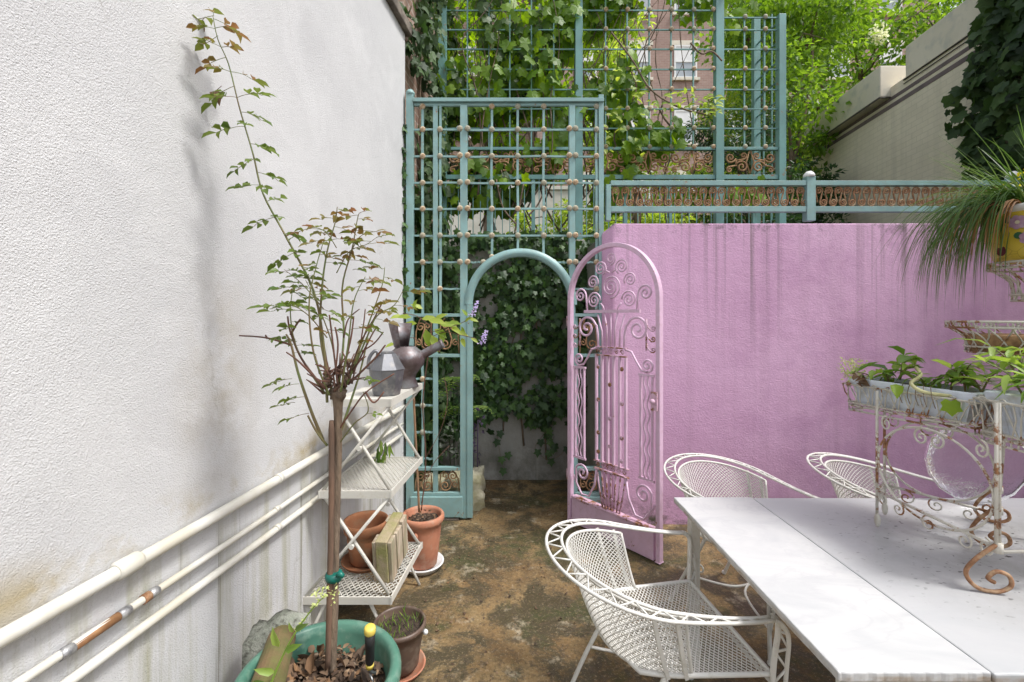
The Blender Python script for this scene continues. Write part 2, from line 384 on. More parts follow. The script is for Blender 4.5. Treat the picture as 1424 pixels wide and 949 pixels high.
def mth2(nt, vec, amt=(.5,.5,0)):                       # crack path wobbles
    n = nd(nt, 'ShaderNodeTexNoise'); n.inputs['Scale'].default_value = 2.2; n.inputs['Detail'].default_value = 6; nt.links.new(vec, n.inputs['Vector'])
    v = nd(nt, 'ShaderNodeVectorMath', operation='MULTIPLY_ADD'); nt.links.new(n.outputs['Color'], v.inputs[0]); v.inputs[1].default_value = amt; nt.links.new(vec, v.inputs[2])
    return v.outputs[0]
def m_ground():
    m, nt, b = newmat('stained_concrete'); vec = coords(nt)
    n1 = noise(nt, vec, 1.9, 8, .68, .3); n2 = noise(nt, coords(nt, None, (7,3,0)), 3.4, 8, .72, .4); n3 = noise(nt, vec, 26, 6, .7)
    col = mix(nt, ramp(nt, n1, .42, .60), (.135,.082,.033), (.265,.185,.085))
    col = mix(nt, ramp(nt, noise(nt, vec, 9, 6, .7), .48, .62, 0, .8), col, (.235,.145,.058))
    col = mix(nt, ramp(nt, n2, .46, .55, 0, .94), col, (.055,.044,.02))
    col = mix(nt, ramp(nt, noise(nt, coords(nt, None, (1,9,0)), 1.6, 7, .7), .52, .60, 0, .9), col, (.052,.056,.016))
    col = mix(nt, ramp(nt, noise(nt, coords(nt, None, (2,5,0)), 5.5, 7, .7), .57, .66, 0, .7), col, (.44,.38,.27))
    col = mix(nt, ramp(nt, n3, .53, .62, 0, .75), col, (.085,.06,.035))
    n4 = noise(nt, coords(nt, None, (4,4,0)), 65, 5, .75)
    col = mix(nt, ramp(nt, n4, .55, .62, 0, .8), col, (.06,.045,.028)); col = mix(nt, ramp(nt, n4, .44, .36, 0, .5), col, (.40,.30,.18))
    ck = nd(nt, 'ShaderNodeTexVoronoi', feature='DISTANCE_TO_EDGE'); ck.inputs['Scale'].default_value = .8; nt.links.new(mth2(nt, vec), ck.inputs['Vector'])
    col = mix(nt, ramp(nt, ck.outputs['Distance'], .005, .001, 0, .4), col, (.04,.032,.018))
    col = mix(nt, ramp(nt, noise(nt, vec, 120, 3, .6), .62, .7, 0, .6), col, (.42,.35,.25))
    nt.links.new(col, b.inputs['Base Color'])
    nt.links.new(ramp(nt, n2, .45, .62, .9, .5), b.inputs['Roughness'])
    bump(nt, b, n3, .6, .012); bump(nt, b, n2, .4, .02); bump(nt, b, noise(nt, vec, 140, 3), .5, .004)
    return m
def m_passage():
    m, nt, b = newmat('grey_render'); vec = coords(nt)
    col = mix(nt, ramp(nt, noise(nt, vec, 2, 6, .65), .35, .65), (.36,.35,.32), (.25,.24,.21))
    sep = nd(nt, 'ShaderNodeSeparateXYZ'); nt.links.new(vec, sep.inputs[0]); z = sep.outputs['Z']
    col = mix(nt, mth(nt, 'MULTIPLY', ramp(nt, noise(nt, vec, 4, 7, .7), .35, .65, 0, .9), ramp(nt, z, .4, .05)), col, (.09,.085,.06))
    col = mix(nt, ramp(nt, noise(nt, coords(nt, (10,1,.8)), 1, 6, .6), .58, .7, 0, .5), col, (.45,.43,.38))
    nt.links.new(col, b.inputs['Base Color']); b.inputs['Roughness'].default_value = .9
    bump(nt, b, noise(nt, vec, 40, 5), .5, .01)
    return m
def m_brick(name, c1, c2, mortar, sx, bscale=1.0, bstr=.6, rot=False):
    m, nt, b = newmat(name); tc = nd(nt, 'ShaderNodeTexCoord')
    sep = nd(nt, 'ShaderNodeSeparateXYZ'); nt.links.new(tc.outputs['Object'], sep.inputs[0])
    cmb = nd(nt, 'ShaderNodeCombineXYZ'); nt.links.new(mth(nt, 'ADD', sep.outputs['X'], sep.outputs['Y']), cmb.inputs['X']); nt.links.new(sep.outputs['Z'], cmb.inputs['Y'])
    bt = nd(nt, 'ShaderNodeTexBrick'); nt.links.new(cmb.outputs[0], bt.inputs['Vector'])
    bt.inputs['Color1'].default_value = c4(c1); bt.inputs['Color2'].default_value = c4(c2); bt.inputs['Mortar'].default_value = c4(mortar)
    bt.inputs['Scale'].default_value = bscale; bt.inputs['Mortar Size'].default_value = .008; bt.inputs['Brick Width'].default_value = .215; bt.inputs['Row Height'].default_value = .075
    bt.inputs['Mortar Smooth'].default_value = .6
    vec = tc.outputs['Object']
    col = mix(nt, ramp(nt, noise(nt, vec, 1.1, 6, .7), .40, .7, 0, .5), bt.outputs['Color'], tuple(x*.72 for x in c2))
    st = noise(nt, coords(nt, (5,5,.25)), 1, 5, .6)
    col = mix(nt, ramp(nt, st, .52, .72, 0, .4), col, tuple(x*.62 for x in c1))
    nt.links.new(col, b.inputs['Base Color']); b.inputs['Roughness'].default_value = .9
    bump(nt, b, bt.outputs['Fac'], -bstr, .012); bump(nt, b, noise(nt, vec, 45, 4), .35, .006)
    return m
def m_marble(name='weathered_white_marble', tone=(.55,.55,.545)):
    m, nt, b = newmat(name); vec = coords(nt)
    col = mix(nt, ramp(nt, noise(nt, coords(nt, (1.0,2.6,1)), 2.2, 6, .62, 1.2), .44, .72, 0, .8), tone, (.43,.44,.45))
    vein = mth(nt, 'ABSOLUTE', mth(nt, 'SUBTRACT', noise(nt, coords(nt, (.8,2,1), (3,1,0)), 2.4, 6, .6, 1.6), .5))
    col = mix(nt, ramp(nt, vein, .03, .0, 0, .5), col, (.46,.46,.47))
    # grey mottling around the planter stand, with black specks
    sep = nd(nt, 'ShaderNodeSeparateXYZ'); nt.links.new(vec, sep.inputs[0])
    dx = mth(nt, 'SUBTRACT', sep.outputs['X'], 1.85); dy = mth(nt, 'SUBTRACT', sep.outputs['Y'], 1.62)
    r = mth(nt, 'SQRT', mth(nt, 'ADD', mth(nt, 'MULTIPLY', mth(nt, 'MULTIPLY', dx, dx), 1.6), mth(nt, 'MULTIPLY', mth(nt, 'MULTIPLY', dy, dy), 3)))
    near = ramp(nt, r, 1.0, .2)
    col = mix(nt, mth(nt, 'MULTIPLY', near, ramp(nt, noise(nt, vec, 4, 7, .72), .30, .62, 0, .9)), col, (.22,.215,.20))
    spk = noise(nt, coords(nt, (40,75,1)), 1, 2, .5)
    col = mix(nt, mth(nt, 'MULTIPLY', ramp(nt, spk, .655, .70), ramp(nt, r, 1.0, .35)), col, (.05,.045,.04))
    zz = sep.outputs['Z']
    col = mix(nt, mth(nt, 'MULTIPLY', ramp(nt, zz, .744, .738), ramp(nt, noise(nt, vec, 14, 6, .7), .4, .65, 0, .85)), col, (.28,.20,.12))
    nt.links.new(col, b.inputs['Base Color']); b.inputs['Roughness'].default_value = .42
    bump(nt, b, noise(nt, vec, 60, 5, .7), .12, .003)
    return m
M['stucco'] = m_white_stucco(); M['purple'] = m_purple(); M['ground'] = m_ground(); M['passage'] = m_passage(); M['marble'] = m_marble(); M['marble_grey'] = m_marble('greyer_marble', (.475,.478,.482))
M['rbrick'] = m_brick('painted_grey_brick', (.83,.75,.60), (.79,.71,.56), (.70,.63,.49), 1, 1, .5)
M['bbrick'] = m_brick('pinkish_brick', (.40,.27,.225), (.33,.215,.18), (.42,.36,.32), 1, 1, .4)
M['lbrick'] = m_brick('old_brown_brick', (.36,.24,.18), (.24,.15,.11), (.42,.38,.33), 1, 1, .8)
M['rpanel'] = mk('smooth_grey_render', (.72,.665,.555), (.66,.61,.50), 2, rough=.8, bmp=(20,.2,.006), c3=(.55,.53,.46), sc3=5)
M['coping'] = mk('brown_coping_stone', (.22,.185,.15), (.11,.09,.075), 7, rough=.9, bmp=(40,.8,.01))
M['stripe'] = mk('dull_purple_band', (.20,.155,.155), (.14,.11,.11), 3, rough=.85)
M['darkline'] = mk('dark_cable', (.055,.05,.045), (.09,.08,.07), 6, rough=.7)
M['terrace'] = mk('garden_soil', (.10,.08,.05), (.05,.06,.025), 3, rough=.95, bmp=(30,.8,.02))
M['pale'] = mk('pale_garden_render', (.66,.64,.58), (.54,.52,.46), 2, rough=.85, bmp=(30,.3,.01))
M['glassdark'] = mk('window_pane', (.30,.34,.38), (.45,.48,.50), .7, rough=.08)
M['shade'] = mk('white_window_blind', (.78,.78,.77), (.70,.70,.70), 3, rough=.7)
M['sash'] = mk('white_sash_paint', (.72,.72,.70), None, rough=.5)
m, nt, b = newmat('clear_glass'); b.inputs['Transmission Weight'].default_value = 1; b.inputs['Roughness'].default_value = .03; b.inputs['IOR'].default_value = 1.36
bump(nt, b, noise(nt, coords(nt), 38, 3, .6, .6), .6, .006)
b.inputs['Base Color'].default_value = (.93,.94,.95,1); M['glass'] = m
m, nt, b = newmat('yellow_glaze'); vec = coords(nt)
vr = nd(nt, 'ShaderNodeTexVoronoi', feature='DISTANCE_TO_EDGE'); vr.inputs['Scale'].default_value = 16; nt.links.new(vec, vr.inputs['Vector'])
col = mix(nt, ramp(nt, vr.outputs['Distance'], .018, .0, 0, .75), (.62,.47,.06), (.25,.17,.03))
nt.links.new(col, b.inputs['Base Color']); b.inputs['Roughness'].default_value = .22; M['yglaze'] = m
M['petal'] = mk('painted_mauve_petal', (.50,.36,.46), (.38,.22,.34), 30, rough=.25)
M['petalred'] = mk('painted_dark_red', (.20,.03,.03), (.12,.02,.02), 20, rough=.25)
M['petalgreen'] = mk('painted_green_leaf', (.03,.10,.05), (.05,.14,.07), 20, rough=.25)
M['petalcream'] = mk('painted_cream', (.72,.66,.5), None, rough=.25)
M['whiteglaze'] = mk('white_glazed_rim', (.74,.74,.72), (.60,.58,.54), 9, rough=.3)

# ================================================================ GROUND + TERRACE
g = MB(); g.add([(-80,-80,0),(80,-80,0),(80,80,0),(-80,80,0)], [(0,1,2,3)])
struct(g.build('ground', M['ground']))
def XW(y): return -.785-.126*(3.6-y)      # face of the white wall at depth y
def XR(y): return 5.3+.126*(y-3.6)        # face of the right boundary wall
t = MB()
t.add([(.98,3.75,2.26),(XR(3.75)+.02,3.75,2.26),(XR(30),30,2.26),(-4,30,2.26),(-.66,4.75,2.26),(.98,4.75,2.26)], [(0,1,2,3,4,5)])
struct(t.build('terrace_ground', M['terrace']))

# ---------------------------------------------------------------- white wall, left
w = MB(); y0, y1, h = -1.6, 3.62, 3.84
def slab(mb, y0, y1, z0, z1, xf, th, sgn, ny=1):
    a, b_ = (xf(y0), y0), (xf(y1), y1)
    c, d = (xf(y1)+sgn*th, y1), (xf(y0)+sgn*th, y0)
    q = [a, b_, c, d]
    vs = [(x,y,z) for z in (z0,z1) for x,y in q]
    fs = [(0,3,2,1),(4,5,6,7),(0,1,5,4),(1,2,6,5),(2,3,7,6),(3,0,4,7)]
    if sgn > 0: fs = [f[::-1] for f in fs]
    mb.add(vs, [f[::-1] for f in fs])
slab(w, y0, y1, -.05, h, XW, .30, -1)
lw = w.build('stucco_wall', M['stucco']); tag(lw, 'tall white rough stucco wall along the left side', 'wall')
c = MB(); slab(c, y0, y1+.05, h+.004, h+.09, lambda y: XW(y)+.045, .40, -1)
c.build('coping', M['coping'], lw, bev=.01)

# pipes along the white wall (each one a thing)
def wallpt(y, z, off): return V((XW(y)+off*.992, y-off*.125, z))
def pipe(label, z, r, extra=None, y0=-1.2, y1=3.5, bend=0):
    o = thing('wall_pipe', label, 'pipe', wallpt(1.5, z, r), 0, 'pipes along the white wall')
    m = MB(); ys = [y0+(y1-y0)*i/24 for i in range(25)]
    m.tube([wallpt(y, z+.004*sin(y*3+z*7)+bend*(y-1.5), r+.012) for y in ys], r, 14)
    m.build('tube', M['pipe'], o)
    if extra: extra(o, z, r)
    k = 0
    for y in (.35, 1.95, 2.95):
        s = MB(); s.tube([wallpt(y-.012, z+bend*(y-1.5), r+.012), wallpt(y+.012, z+bend*(y-1.5), r+.012)], r*1.12, 14)
        if False: s.box((XW(y)-.002, y-.012, z+r*.9+bend*(y-1.5)), (XW(y)+.006, y+.012, z+r*1.0+.03+bend*(y-1.5)))
        s.build('clip', M['pipe'], o)
    return o
def collar(o, z, r):
    m = MB(); m.tube([wallpt(y, z, r+.012) for y in (1.235,1.243,1.30,1.308)], [r*1.1,r*1.34,r*1.34,r*1.1], 16); m.build('collar', M['pipe'], o)
pipe('thick cream pipe with a sleeve collar, topmost on the white wall', .905, .0195, collar)
def patch(o, z, r):
    m = MB(); m.tube([wallpt(y, z, r+.012) for y in (1.135,1.255)], r*1.12, 12); m.build('copper_section', M['copper'], o)
    for a, bb in ((1.105,1.137),(1.253,1.285),(1.345,1.375)):
        m = MB(); m.tube([wallpt(y, z, r+.012) for y in (a,(a+bb)/2,bb)], [r*1.2,r*1.36,r*1.2], 12); m.build('joint', M['solder'], o)
    m = MB(); m.tube([wallpt(y, z, r+.012) for y in (1.325,1.347)], r*1.3, 12); m.build('rusty_ring', M['rust'], o)
pipe('thin white pipe repaired with a bare copper section', .775, .0112, patch)
pipe('plain thin white pipe, lowest of the three on the white wall', .695, .0140)

# ---------------------------------------------------------------- mauve wall (front of the raised garden) and its return
w = MB(); x0, x1, yf, yb, zt = .775, 6.2, 3.5, 3.74, 2.318
q = [(x0,yb),(x0,yf+.07),(x0+.07,yf),(x1,yf),(x1,yb)]
zz = [2.24,2.25,zt,zt,zt]
n = len(q)
vs = [(x,y,-.05) for x,y in q]+[(x,y,z) for (x,y),z in zip(q,zz)]
w.add(vs, [(i,(i+1)%n,n+(i+1)%n,n+i) for i in range(n)]+[tuple(range(n,2*n))])
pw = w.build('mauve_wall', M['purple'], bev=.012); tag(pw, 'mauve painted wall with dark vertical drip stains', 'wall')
# passage behind the arch
w = MB(); w.box((-.95,4.45,-.05),(.96,4.74,2.35)); o = w.build('retaining_wall', M['passage'], bev=.01); tag(o, 'dim grey ivy covered wall closing the passage behind the arch', 'wall')
w = MB(); w.box((.80,3.742,-.05),(.96,4.448,2.25)); o = w.build('passage_side_wall', M['passage']); tag(o, 'grey side wall of the passage behind the pink gate', 'wall')
w = MB(); slab(w, 3.66, 4.98, -.05, 5.3, lambda y: XW(y)-.03, .3, -1)
o = w.build('old_brick_wall', M['lbrick']); tag(o, 'old brown brick wall with ivy beyond the white wall', 'wall')

# ---------------------------------------------------------------- right boundary wall: stepped parapet
def zr(px, py):                         # height on that wall seen at a measured pixel
    k = (px-CX)/F; y = (5.3-.126*3.6)/(k-.126); return y, EYE-(py-CY)/F*y
w = MB()
slab(w, .2, 8.75, -.05, 4.96, XR, .35, 1)
rw = w.build('boundary_wall', M['rbrick']); tag(rw, 'tall grey painted brick boundary wall with stepped parapet, right side', 'wall')
w = MB(); slab(w, .2, 6.42, 4.963, 5.40, lambda y: XR(y)+.015, .30, 1); w.build('parapet', M['rpanel'], rw, bev=.01)
w = MB(); slab(w, 6.68, 8.78, 4.82, 5.28, lambda y: XR(y)-.16, .46, 1); w.build('parapet', M['rpanel'], rw, bev=.012)
w = MB()
slab(w, .2, 8.75, 4.76, 4.81, lambda y: XR(y)-.006, .02, 1)
slab(w, .2, 8.75, 4.65, 4.71, lambda y: XR(y)-.005, .02, 1)
w.build('band', M['stripe'], rw)
w = MB()
w.tube([(XR(y)-.012, y, 4.93) for y in (.3,3,5.2,6.42)], .011, 6); w.tube([(XR(y)-.012, y, 4.875) for y in (.3,3,5.2,6.42)], .006, 6)
w.tube([(XR(6.66)-.02,6.66,4.80),(XR(6.665)-.175,6.665,4.80),(XR(8.75)-.175,8.75,4.80)], .012, 6)
w.build('cable', M['darkline'], rw)

# ---------------------------------------------------------------- houses far behind
def building(label, X0, X1, Y, H, mat, xs, zs, ww, wh, name='brick_building'):
    o = thing(name, label, 'building', ((X0+X1)/2, Y, 0))
    m = MB(); m.box((X0,Y,-.05),(X1,Y+8,H)); m.build('wall', mat, o)
    m = MB(); m.box((X0-.2,Y-.25,H+.004),(X1+.2,Y+8.2,H+.5)); m.build('cornice', M['coping'], o)
    for z in zs:
        for x in xs:
            f = MB(); fr = .07
            for a, bb in (((x,Y-.03,z),(x+fr,Y+.05,z+wh)), ((x+ww-fr,Y-.03,z),(x+ww,Y+.05,z+wh)), ((x+fr,Y-.03,z+wh-fr),(x+ww-fr,Y+.05,z+wh)), ((x+fr,Y-.03,z),(x+ww-fr,Y+.05,z+fr)), ((x+fr,Y-.035,z+wh*.48),(x+ww-fr,Y+.05,z+wh*.48+.06))):
                f.box(a, bb)
            fo = f.build('window', M['sash'], o)
            s = MB(); s.box((x+fr,Y-.012,z+fr),(x+ww-fr,Y-.006,z+wh*.48)); s.build('pane', M['glassdark'], fo)
            s = MB(); s.box((x+fr,Y-.014,z+wh*.48+.06),(x+ww-fr,Y-.008,z+wh-fr)); s.build('blind', M['shade'], fo)
            s = MB(); s.box((x-.1,Y-.12,z-.12),(x+ww+.1,Y+.02,z-.004)); s.build('sill', M['rpanel'], fo)
            s = MB(); s.box((x-.12,Y-.03,z+wh+.004),(x+ww+.12,Y+.02,z+wh+.2)); s.build('lintel', M['rpanel'], fo)
    return o
building('pinkish brick apartment house with pale blinds behind the trellis', 1.5, 19, 20, 21.5, M['bbrick'],
         [3.1,5.45,7.5,9.8,11.9,14.2,16.5], [6.35,9.2,12.05,14.9], 1.0, 1.45)
building('lower tan brick house far behind the left vines', -9, 1.45, 21.5, 17, M['lbrick'], [-6.5,-4.4,-2.3,-.6], [4.0,7.0,10.0,13.0], 1.0, 1.6, 'brick_house')
w = MB(); w.box((-1.8,13,2.2),(2.6,13.25,5.2)); w.box((-1.9,12.95,5.204),(2.7,13.3,5.3)); o = w.build('garden_wall', M['pale'], bev=.01); tag(o, 'sunlit pale rendered garden wall seen through the rear trellis', 'wall')
w = MB(); w.box((2.9,11.5,2.2),(9.5,11.7,3.6)); o = w.build('garden_wall', M['pale'], bev=.01); tag(o, 'low pale garden wall behind the shrubs near the brick building', 'wall')
# ================================================================ FRONT TRELLIS (teal, with the arch)
YT, ST = 3.6, F/3.6
def T(px, py): return ((px-CX)/ST, EYE-(py-CY)/ST)
def rect(mb, px0, py0, px1, py1, yc, d, ST_=None, mi=0):
    s = ST_ or ST
    mb.box(((px0-CX)/s, yc-d/2, EYE-(py1-CY)/s), ((px1-CX)/s, yc+d/2, EYE-(py0-CY)/s), mi)
tr = thing('arched_trellis', 'teal metal trellis with round knobs and an open archway', 'trellis', (0,YT,0))
def part(fn, name, mat, par, bev=.002):
    m = MB(); fn(m); return m.build(name, mat, par, bev=bev)
zb = 721
for a, b_, top in ((565.5,575.5,133),(602.5,609,148.5),(640.3,650,148.5),(791,799.3,148.5),(832,839,133)):
    dz = .055 if b_-a > 8 else .036
    part(lambda m: rect(m, a, top, b_, 688 if 600 < a < 640 or False else 719, YT, dz), 'post', M['teal'], tr)
o = MB(); o.lathe([(0,.045),(.02,.042),(.036,.02),(.036,0),(0,0)], (T(570.5,0)[0],YT,T(0,133)[1]), 12); o.build('post_cap', M['teal'], tr)
part(lambda m: rect(m, 575.7, 139, 838.8, 144, YT-.012, .05), 'rail', M['teal'], tr)
part(lambda m: rect(m, 575.7, 144.6, 831.8, 148.2, YT, .025), 'rail', M['teal'], tr)
rows = [181,218,255,291,328,365,402]
def wobble(a, b_, n=9, w=.0032):         # old bars are no longer quite straight
    a, b_ = V(a), V(b_)
    return [a.lerp(b_, i/n)+(V((U(-w,w),U(-w,w)*2,U(-w,w))) if 0 < i < n else V((0,0,0))) for i in range(n+1)]
def bars(m):
    r = .0102
    def vb(px, y0, y1): m.tube(wobble((T(px,y0)[0],YT,T(px,y0)[1]),(T(px,y1)[0],YT,T(px,y1)[1])), r*1.25, 4, smooth=False)
    def hb(py, x0, x1): m.tube(wobble((T(x0,py)[0],YT,T(x0,py)[1]),(T(x1,py)[0],YT,T(x1,py)[1])), r, 4, smooth=False)
    for px in (588,): vb(px,148,438); vb(px,494,650)
    for px in (612.5,): vb(px,148,438)
    for px in (684,720,756): vb(px,148,351 if px == 720 else 359)
    for px in (829,): vb(px,148,438)
    for i, py in enumerate(rows):
        if i < 5: hb(py, 575, 832)
        else:
            hb(py, 575, 641); hb(py, 799, 832)
            if i == 5: hb(py, 650, 673); hb(py, 771, 792)
    for py in (527,564,601,638): hb(py, 575, 603)
part(bars, 'lattice', M['teal'], tr, 0)
kn = MB(); kn.ball((0,0,0), .0235, 10, 7, sq=(1,.62,1)); kn0 = None
def knob(px, py, dy=-.012):
    global kn0
    x, z = T(px, py)
    if kn0 is None:
        kn0 = kn.build('rosette', M['rosette'], tr, world=False); k = kn0
    else:
        k = kn0.copy(); COL.objects.link(k)
    k.parent = tr; k.location = (x, dy, z)
for i, py in enumerate(rows):
    for px in (588,612,640,650.5,684,720,756,791,799.5,829):
        if i < 5 or px in (588,612,829) or (i == 5) and px in (640,650.5,791,799.5): knob(px, py, -.03 if px in (640,650.5,791,799.5) else -.012)
for px, py in ((588,149),(684,149),(720,149),(756,149),(829,149),(672,365),(684,358),(720,350),(756,358),(770,365),(588,527),(588,564),(588,601)): knob(px, py)
def archband(m):                        # flat arch band
    cx, cz = T(724,424); r1, r0 = 77.5/ST, 66.5/ST
    A = arc(0,0,1,0,pi,40); vs = []; d = .03
    for x, z in A:
        for r, y in ((r0,-d),(r1,-d),(r1,d),(r0,d)): vs.append((cx+x*r, YT-.004+y, cz+z*r))
    m.add(vs, [(4*i+k,4*i+(k+1)%4,4*i+4+(k+1)%4,4*i+4+k) for i in range(40) for k in range(4)], True)
    m.box((cx-r1+.02,YT-.034,.02),(cx-r0,YT+.026,cz-.002)); m.box((cx+r0,YT-.034,.02),(cx+r1-.02,YT+.026,cz-.002))
part(archband, 'arch', M['teal'], tr, 0)
def jamb(x0, x1, xm0, xm1):             # lower panels either side of the opening
    part(lambda m: [rect(m, x0, y-2.2, x1, y+2.2, YT-.004, .04) for y in (438.5,494.5)], 'rail', M['teal'], tr)
    part(lambda m: [rect(m, x0, y-2.2, x1, y+2.2, YT-.006, .042) for y in (651,686)], 'rail', M['teal'], tr)
    part(lambda m: rect(m, x0-4, 688.5, x1+4, 717, YT-.008, .07), 'base_panel', M['teal'], tr, .006)
    part(lambda m: rect(m, x0+1, 718.5, x1-1, 721, YT, .08), 'base_plinth', M['coping'], tr)
jamb(575.7,640,602,609); jamb(799.5,831.8,812,818)
part(lambda m: rect(m, 799.4, 440.8, 803, 684, YT+.002, .028), 'inner_post', M['teal'], tr)
def scrollpanel(px0, py0, px1, py1, flip=1, y=YT, mat='rusttan', r=.006, par=None, st=None):
    m = MB(); s = st or ST
    w = px1-px0; h = py1-py0
    def W(pts): return [((px0+w*(a if flip > 0 else 1-a)-CX)/s, y, EYE-(py1-h*b-CY)/s) for a, b in pts]
    kx, kz = w, h
    def sp(a, b, rad, a0, t, sg): return [(a+(x)*rad/kx*30, b+(z)*rad/kz*30) for x, z in spiral(0,0,1,a0,t,sg)]
    A = sp(.30,.26,.26,0,1.6,-1); B = sp(.66,.72,.22,pi,1.5,-1)
    m.tube(cr(W(list(reversed(A))),1)+W([(.60,.42),(.5,.58)])+W(B), r, 6, flat=(0,1,0))
    C_ = sp(.30,.74,.18,pi*1.5,1.4,1); D = sp(.78,.30,.16,pi*.5,1.3,1)
    m.tube(W(list(reversed(C_))), r*.9, 6, flat=(0,1,0)); m.tube(W(list(reversed(D))), r*.9, 6, flat=(0,1,0))
    m.tube(W([(.95,.02),(.93,.3),(.9,.6),(.72,.9),(.62,.98)]), r, 6, flat=(0,1,0)); m.tube(W([(.04,.04),(.06,.4),(.1,.85),(.3,.97)]), r*.9, 6, flat=(0,1,0))
    return m.build('scroll_panel', M[mat], par or tr)
for a, b_, f in ((576,602,-1),(610,640,1),(805,831,-1)):
    scrollpanel(a, 441, b_, 492, f); scrollpanel(a, 654, b_, 683, f, r=.0055)
# ================================================================ REAR TRELLIS on the retaining wall
YB = 4.6; SB = F/YB
rt = thing('tall_trellis', 'tall weathered teal trellis screen rising behind the archway', 'trellis', (1,YB,2.35))
def rb(m, px0, py0, px1, py1, d=.04, yc=YB): rect(m, px0, py0, px1, py1, yc, d, SB)
for a, b_, top in ((609.6,621.2,-60),(799.5,809.5,-60),(993.8,1004.8,-60),(1081,1090.5,22)):
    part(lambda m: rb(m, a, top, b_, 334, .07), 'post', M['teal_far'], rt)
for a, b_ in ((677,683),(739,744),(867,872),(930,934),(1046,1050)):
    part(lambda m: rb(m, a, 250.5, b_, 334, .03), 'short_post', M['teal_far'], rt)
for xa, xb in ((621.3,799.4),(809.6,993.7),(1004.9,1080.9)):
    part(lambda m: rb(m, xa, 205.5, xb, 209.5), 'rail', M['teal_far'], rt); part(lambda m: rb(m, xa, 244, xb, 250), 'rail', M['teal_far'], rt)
    part(lambda m: rb(m, xa, 328, xb, 331), 'rail', M['teal_far'], rt)
    if xb < 1005:
        pass
cols = {0:[650,680,709,739,770], 1:[842,872,902.6,933,964], 2:[1035,1063]}
rws = [15,42,69,97,125,152,179]
for bi, (xa, xb) in enumerate(((621.3,799.4),(809.6,993.7),(1004.9,1080.9))):
    def lat(m):
        for px in cols[bi]:
            m.tube([((px-CX)/SB,YB,EYE-(205-CY)/SB),((px-CX)/SB,YB,EYE-((-55 if bi < 2 else 24)-CY)/SB)], .0095, 4, smooth=False)
        for py in rws+([-12,-40] if bi < 2 else []):
            if bi == 2 and py < 20: py = 25
            m.tube([((xa-CX)/SB,YB,EYE-(py-CY)/SB),((xb-CX)/SB,YB,EYE-(py-CY)/SB)], .0085, 4, smooth=False)
        k = xa+6                         # balusters below the scroll band
        while k < xb-2:
            m.tube([((k-CX)/SB,YB,EYE-(250-CY)/SB),((k-CX)/SB,YB,EYE-(329-CY)/SB)], .006, 4, smooth=False); k += 10.2
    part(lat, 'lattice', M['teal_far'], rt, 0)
k0 = None
kb = MB(); kb.ball((0,0,0), .025, 8, 6, sq=(1,.6,1))
for bi in (1,2):
    for px in cols[bi]+([] if bi == 2 else [991]):
        for py in rws+[205]:
            x, z = (px-CX)/SB-1, EYE-((25 if (bi == 2 and py < 20) else py)-CY)/SB-2.35
            if k0 is None: k0 = kb.build('rosette', M['rosette'], rt, world=False); k = k0
            else: k = k0.copy(); COL.objects.link(k); k.parent = rt
            k.location = (x, -.02, z)
def bigscroll(px0, px1, n):
    m = MB(); w = (px1-px0)/n
    for i in range(n):
        cx = (px0+w*(i+.5)-CX)/SB; cz = EYE-(226-CY)/SB; hw = w/SB/2; f = 1 if i % 2 else -1
        def W(p): return [(cx+f*x, YB, cz+z) for x, z in p]
        A = spiral(-hw*.38,-.045,.062,.2,1.7,1); B = spiral(hw*.48,.045,.052,pi+.2,1.6,1)
        m.tube(W(list(reversed(A)))+W([(hw*.05,.005)])+W(B), .0095, 6, flat=(0,1,0))
        C_ = spiral(-hw*.5,.066,.036,-pi/2,1.4,-1); m.tube(W([( -hw*.02,.02)])+W(C_), .0085, 6, flat=(0,1,0))
        D = spiral(hw*.55,-.075,.030,pi/2,1.4,-1); m.tube(W([(hw*.0,-.03)])+W(D), .0085, 6, flat=(0,1,0))
        m.tube(W([(-hw,-.115),(-hw*.7,.0),(-hw*.95,.115)]), .008, 6, flat=(0,1,0))
    m.build('scroll_panel', M['rusttan'], rt)
bigscroll(623,798,6); bigscroll(811,992,6); bigscroll(1006,1080,2)
# side return running back from the corner post
def side(m):
    x = (1085.5-CX)/SB; y2 = 5.05
    m.box((x-.035,y2-.03,2.3),(x+.035,y2+.03,4.9))
    for k in range(11): z = 2.6+k*.2; m.tube([(x,YB+.03,z),(x,y2-.03,z)], .009, 4, smooth=False)
    for y in (4.75,4.9): m.tube([(x,y,2.6),(x,y,4.75)], .009, 4, smooth=False)
part(side, 'side_panel', M['teal_far'], rt, 0)
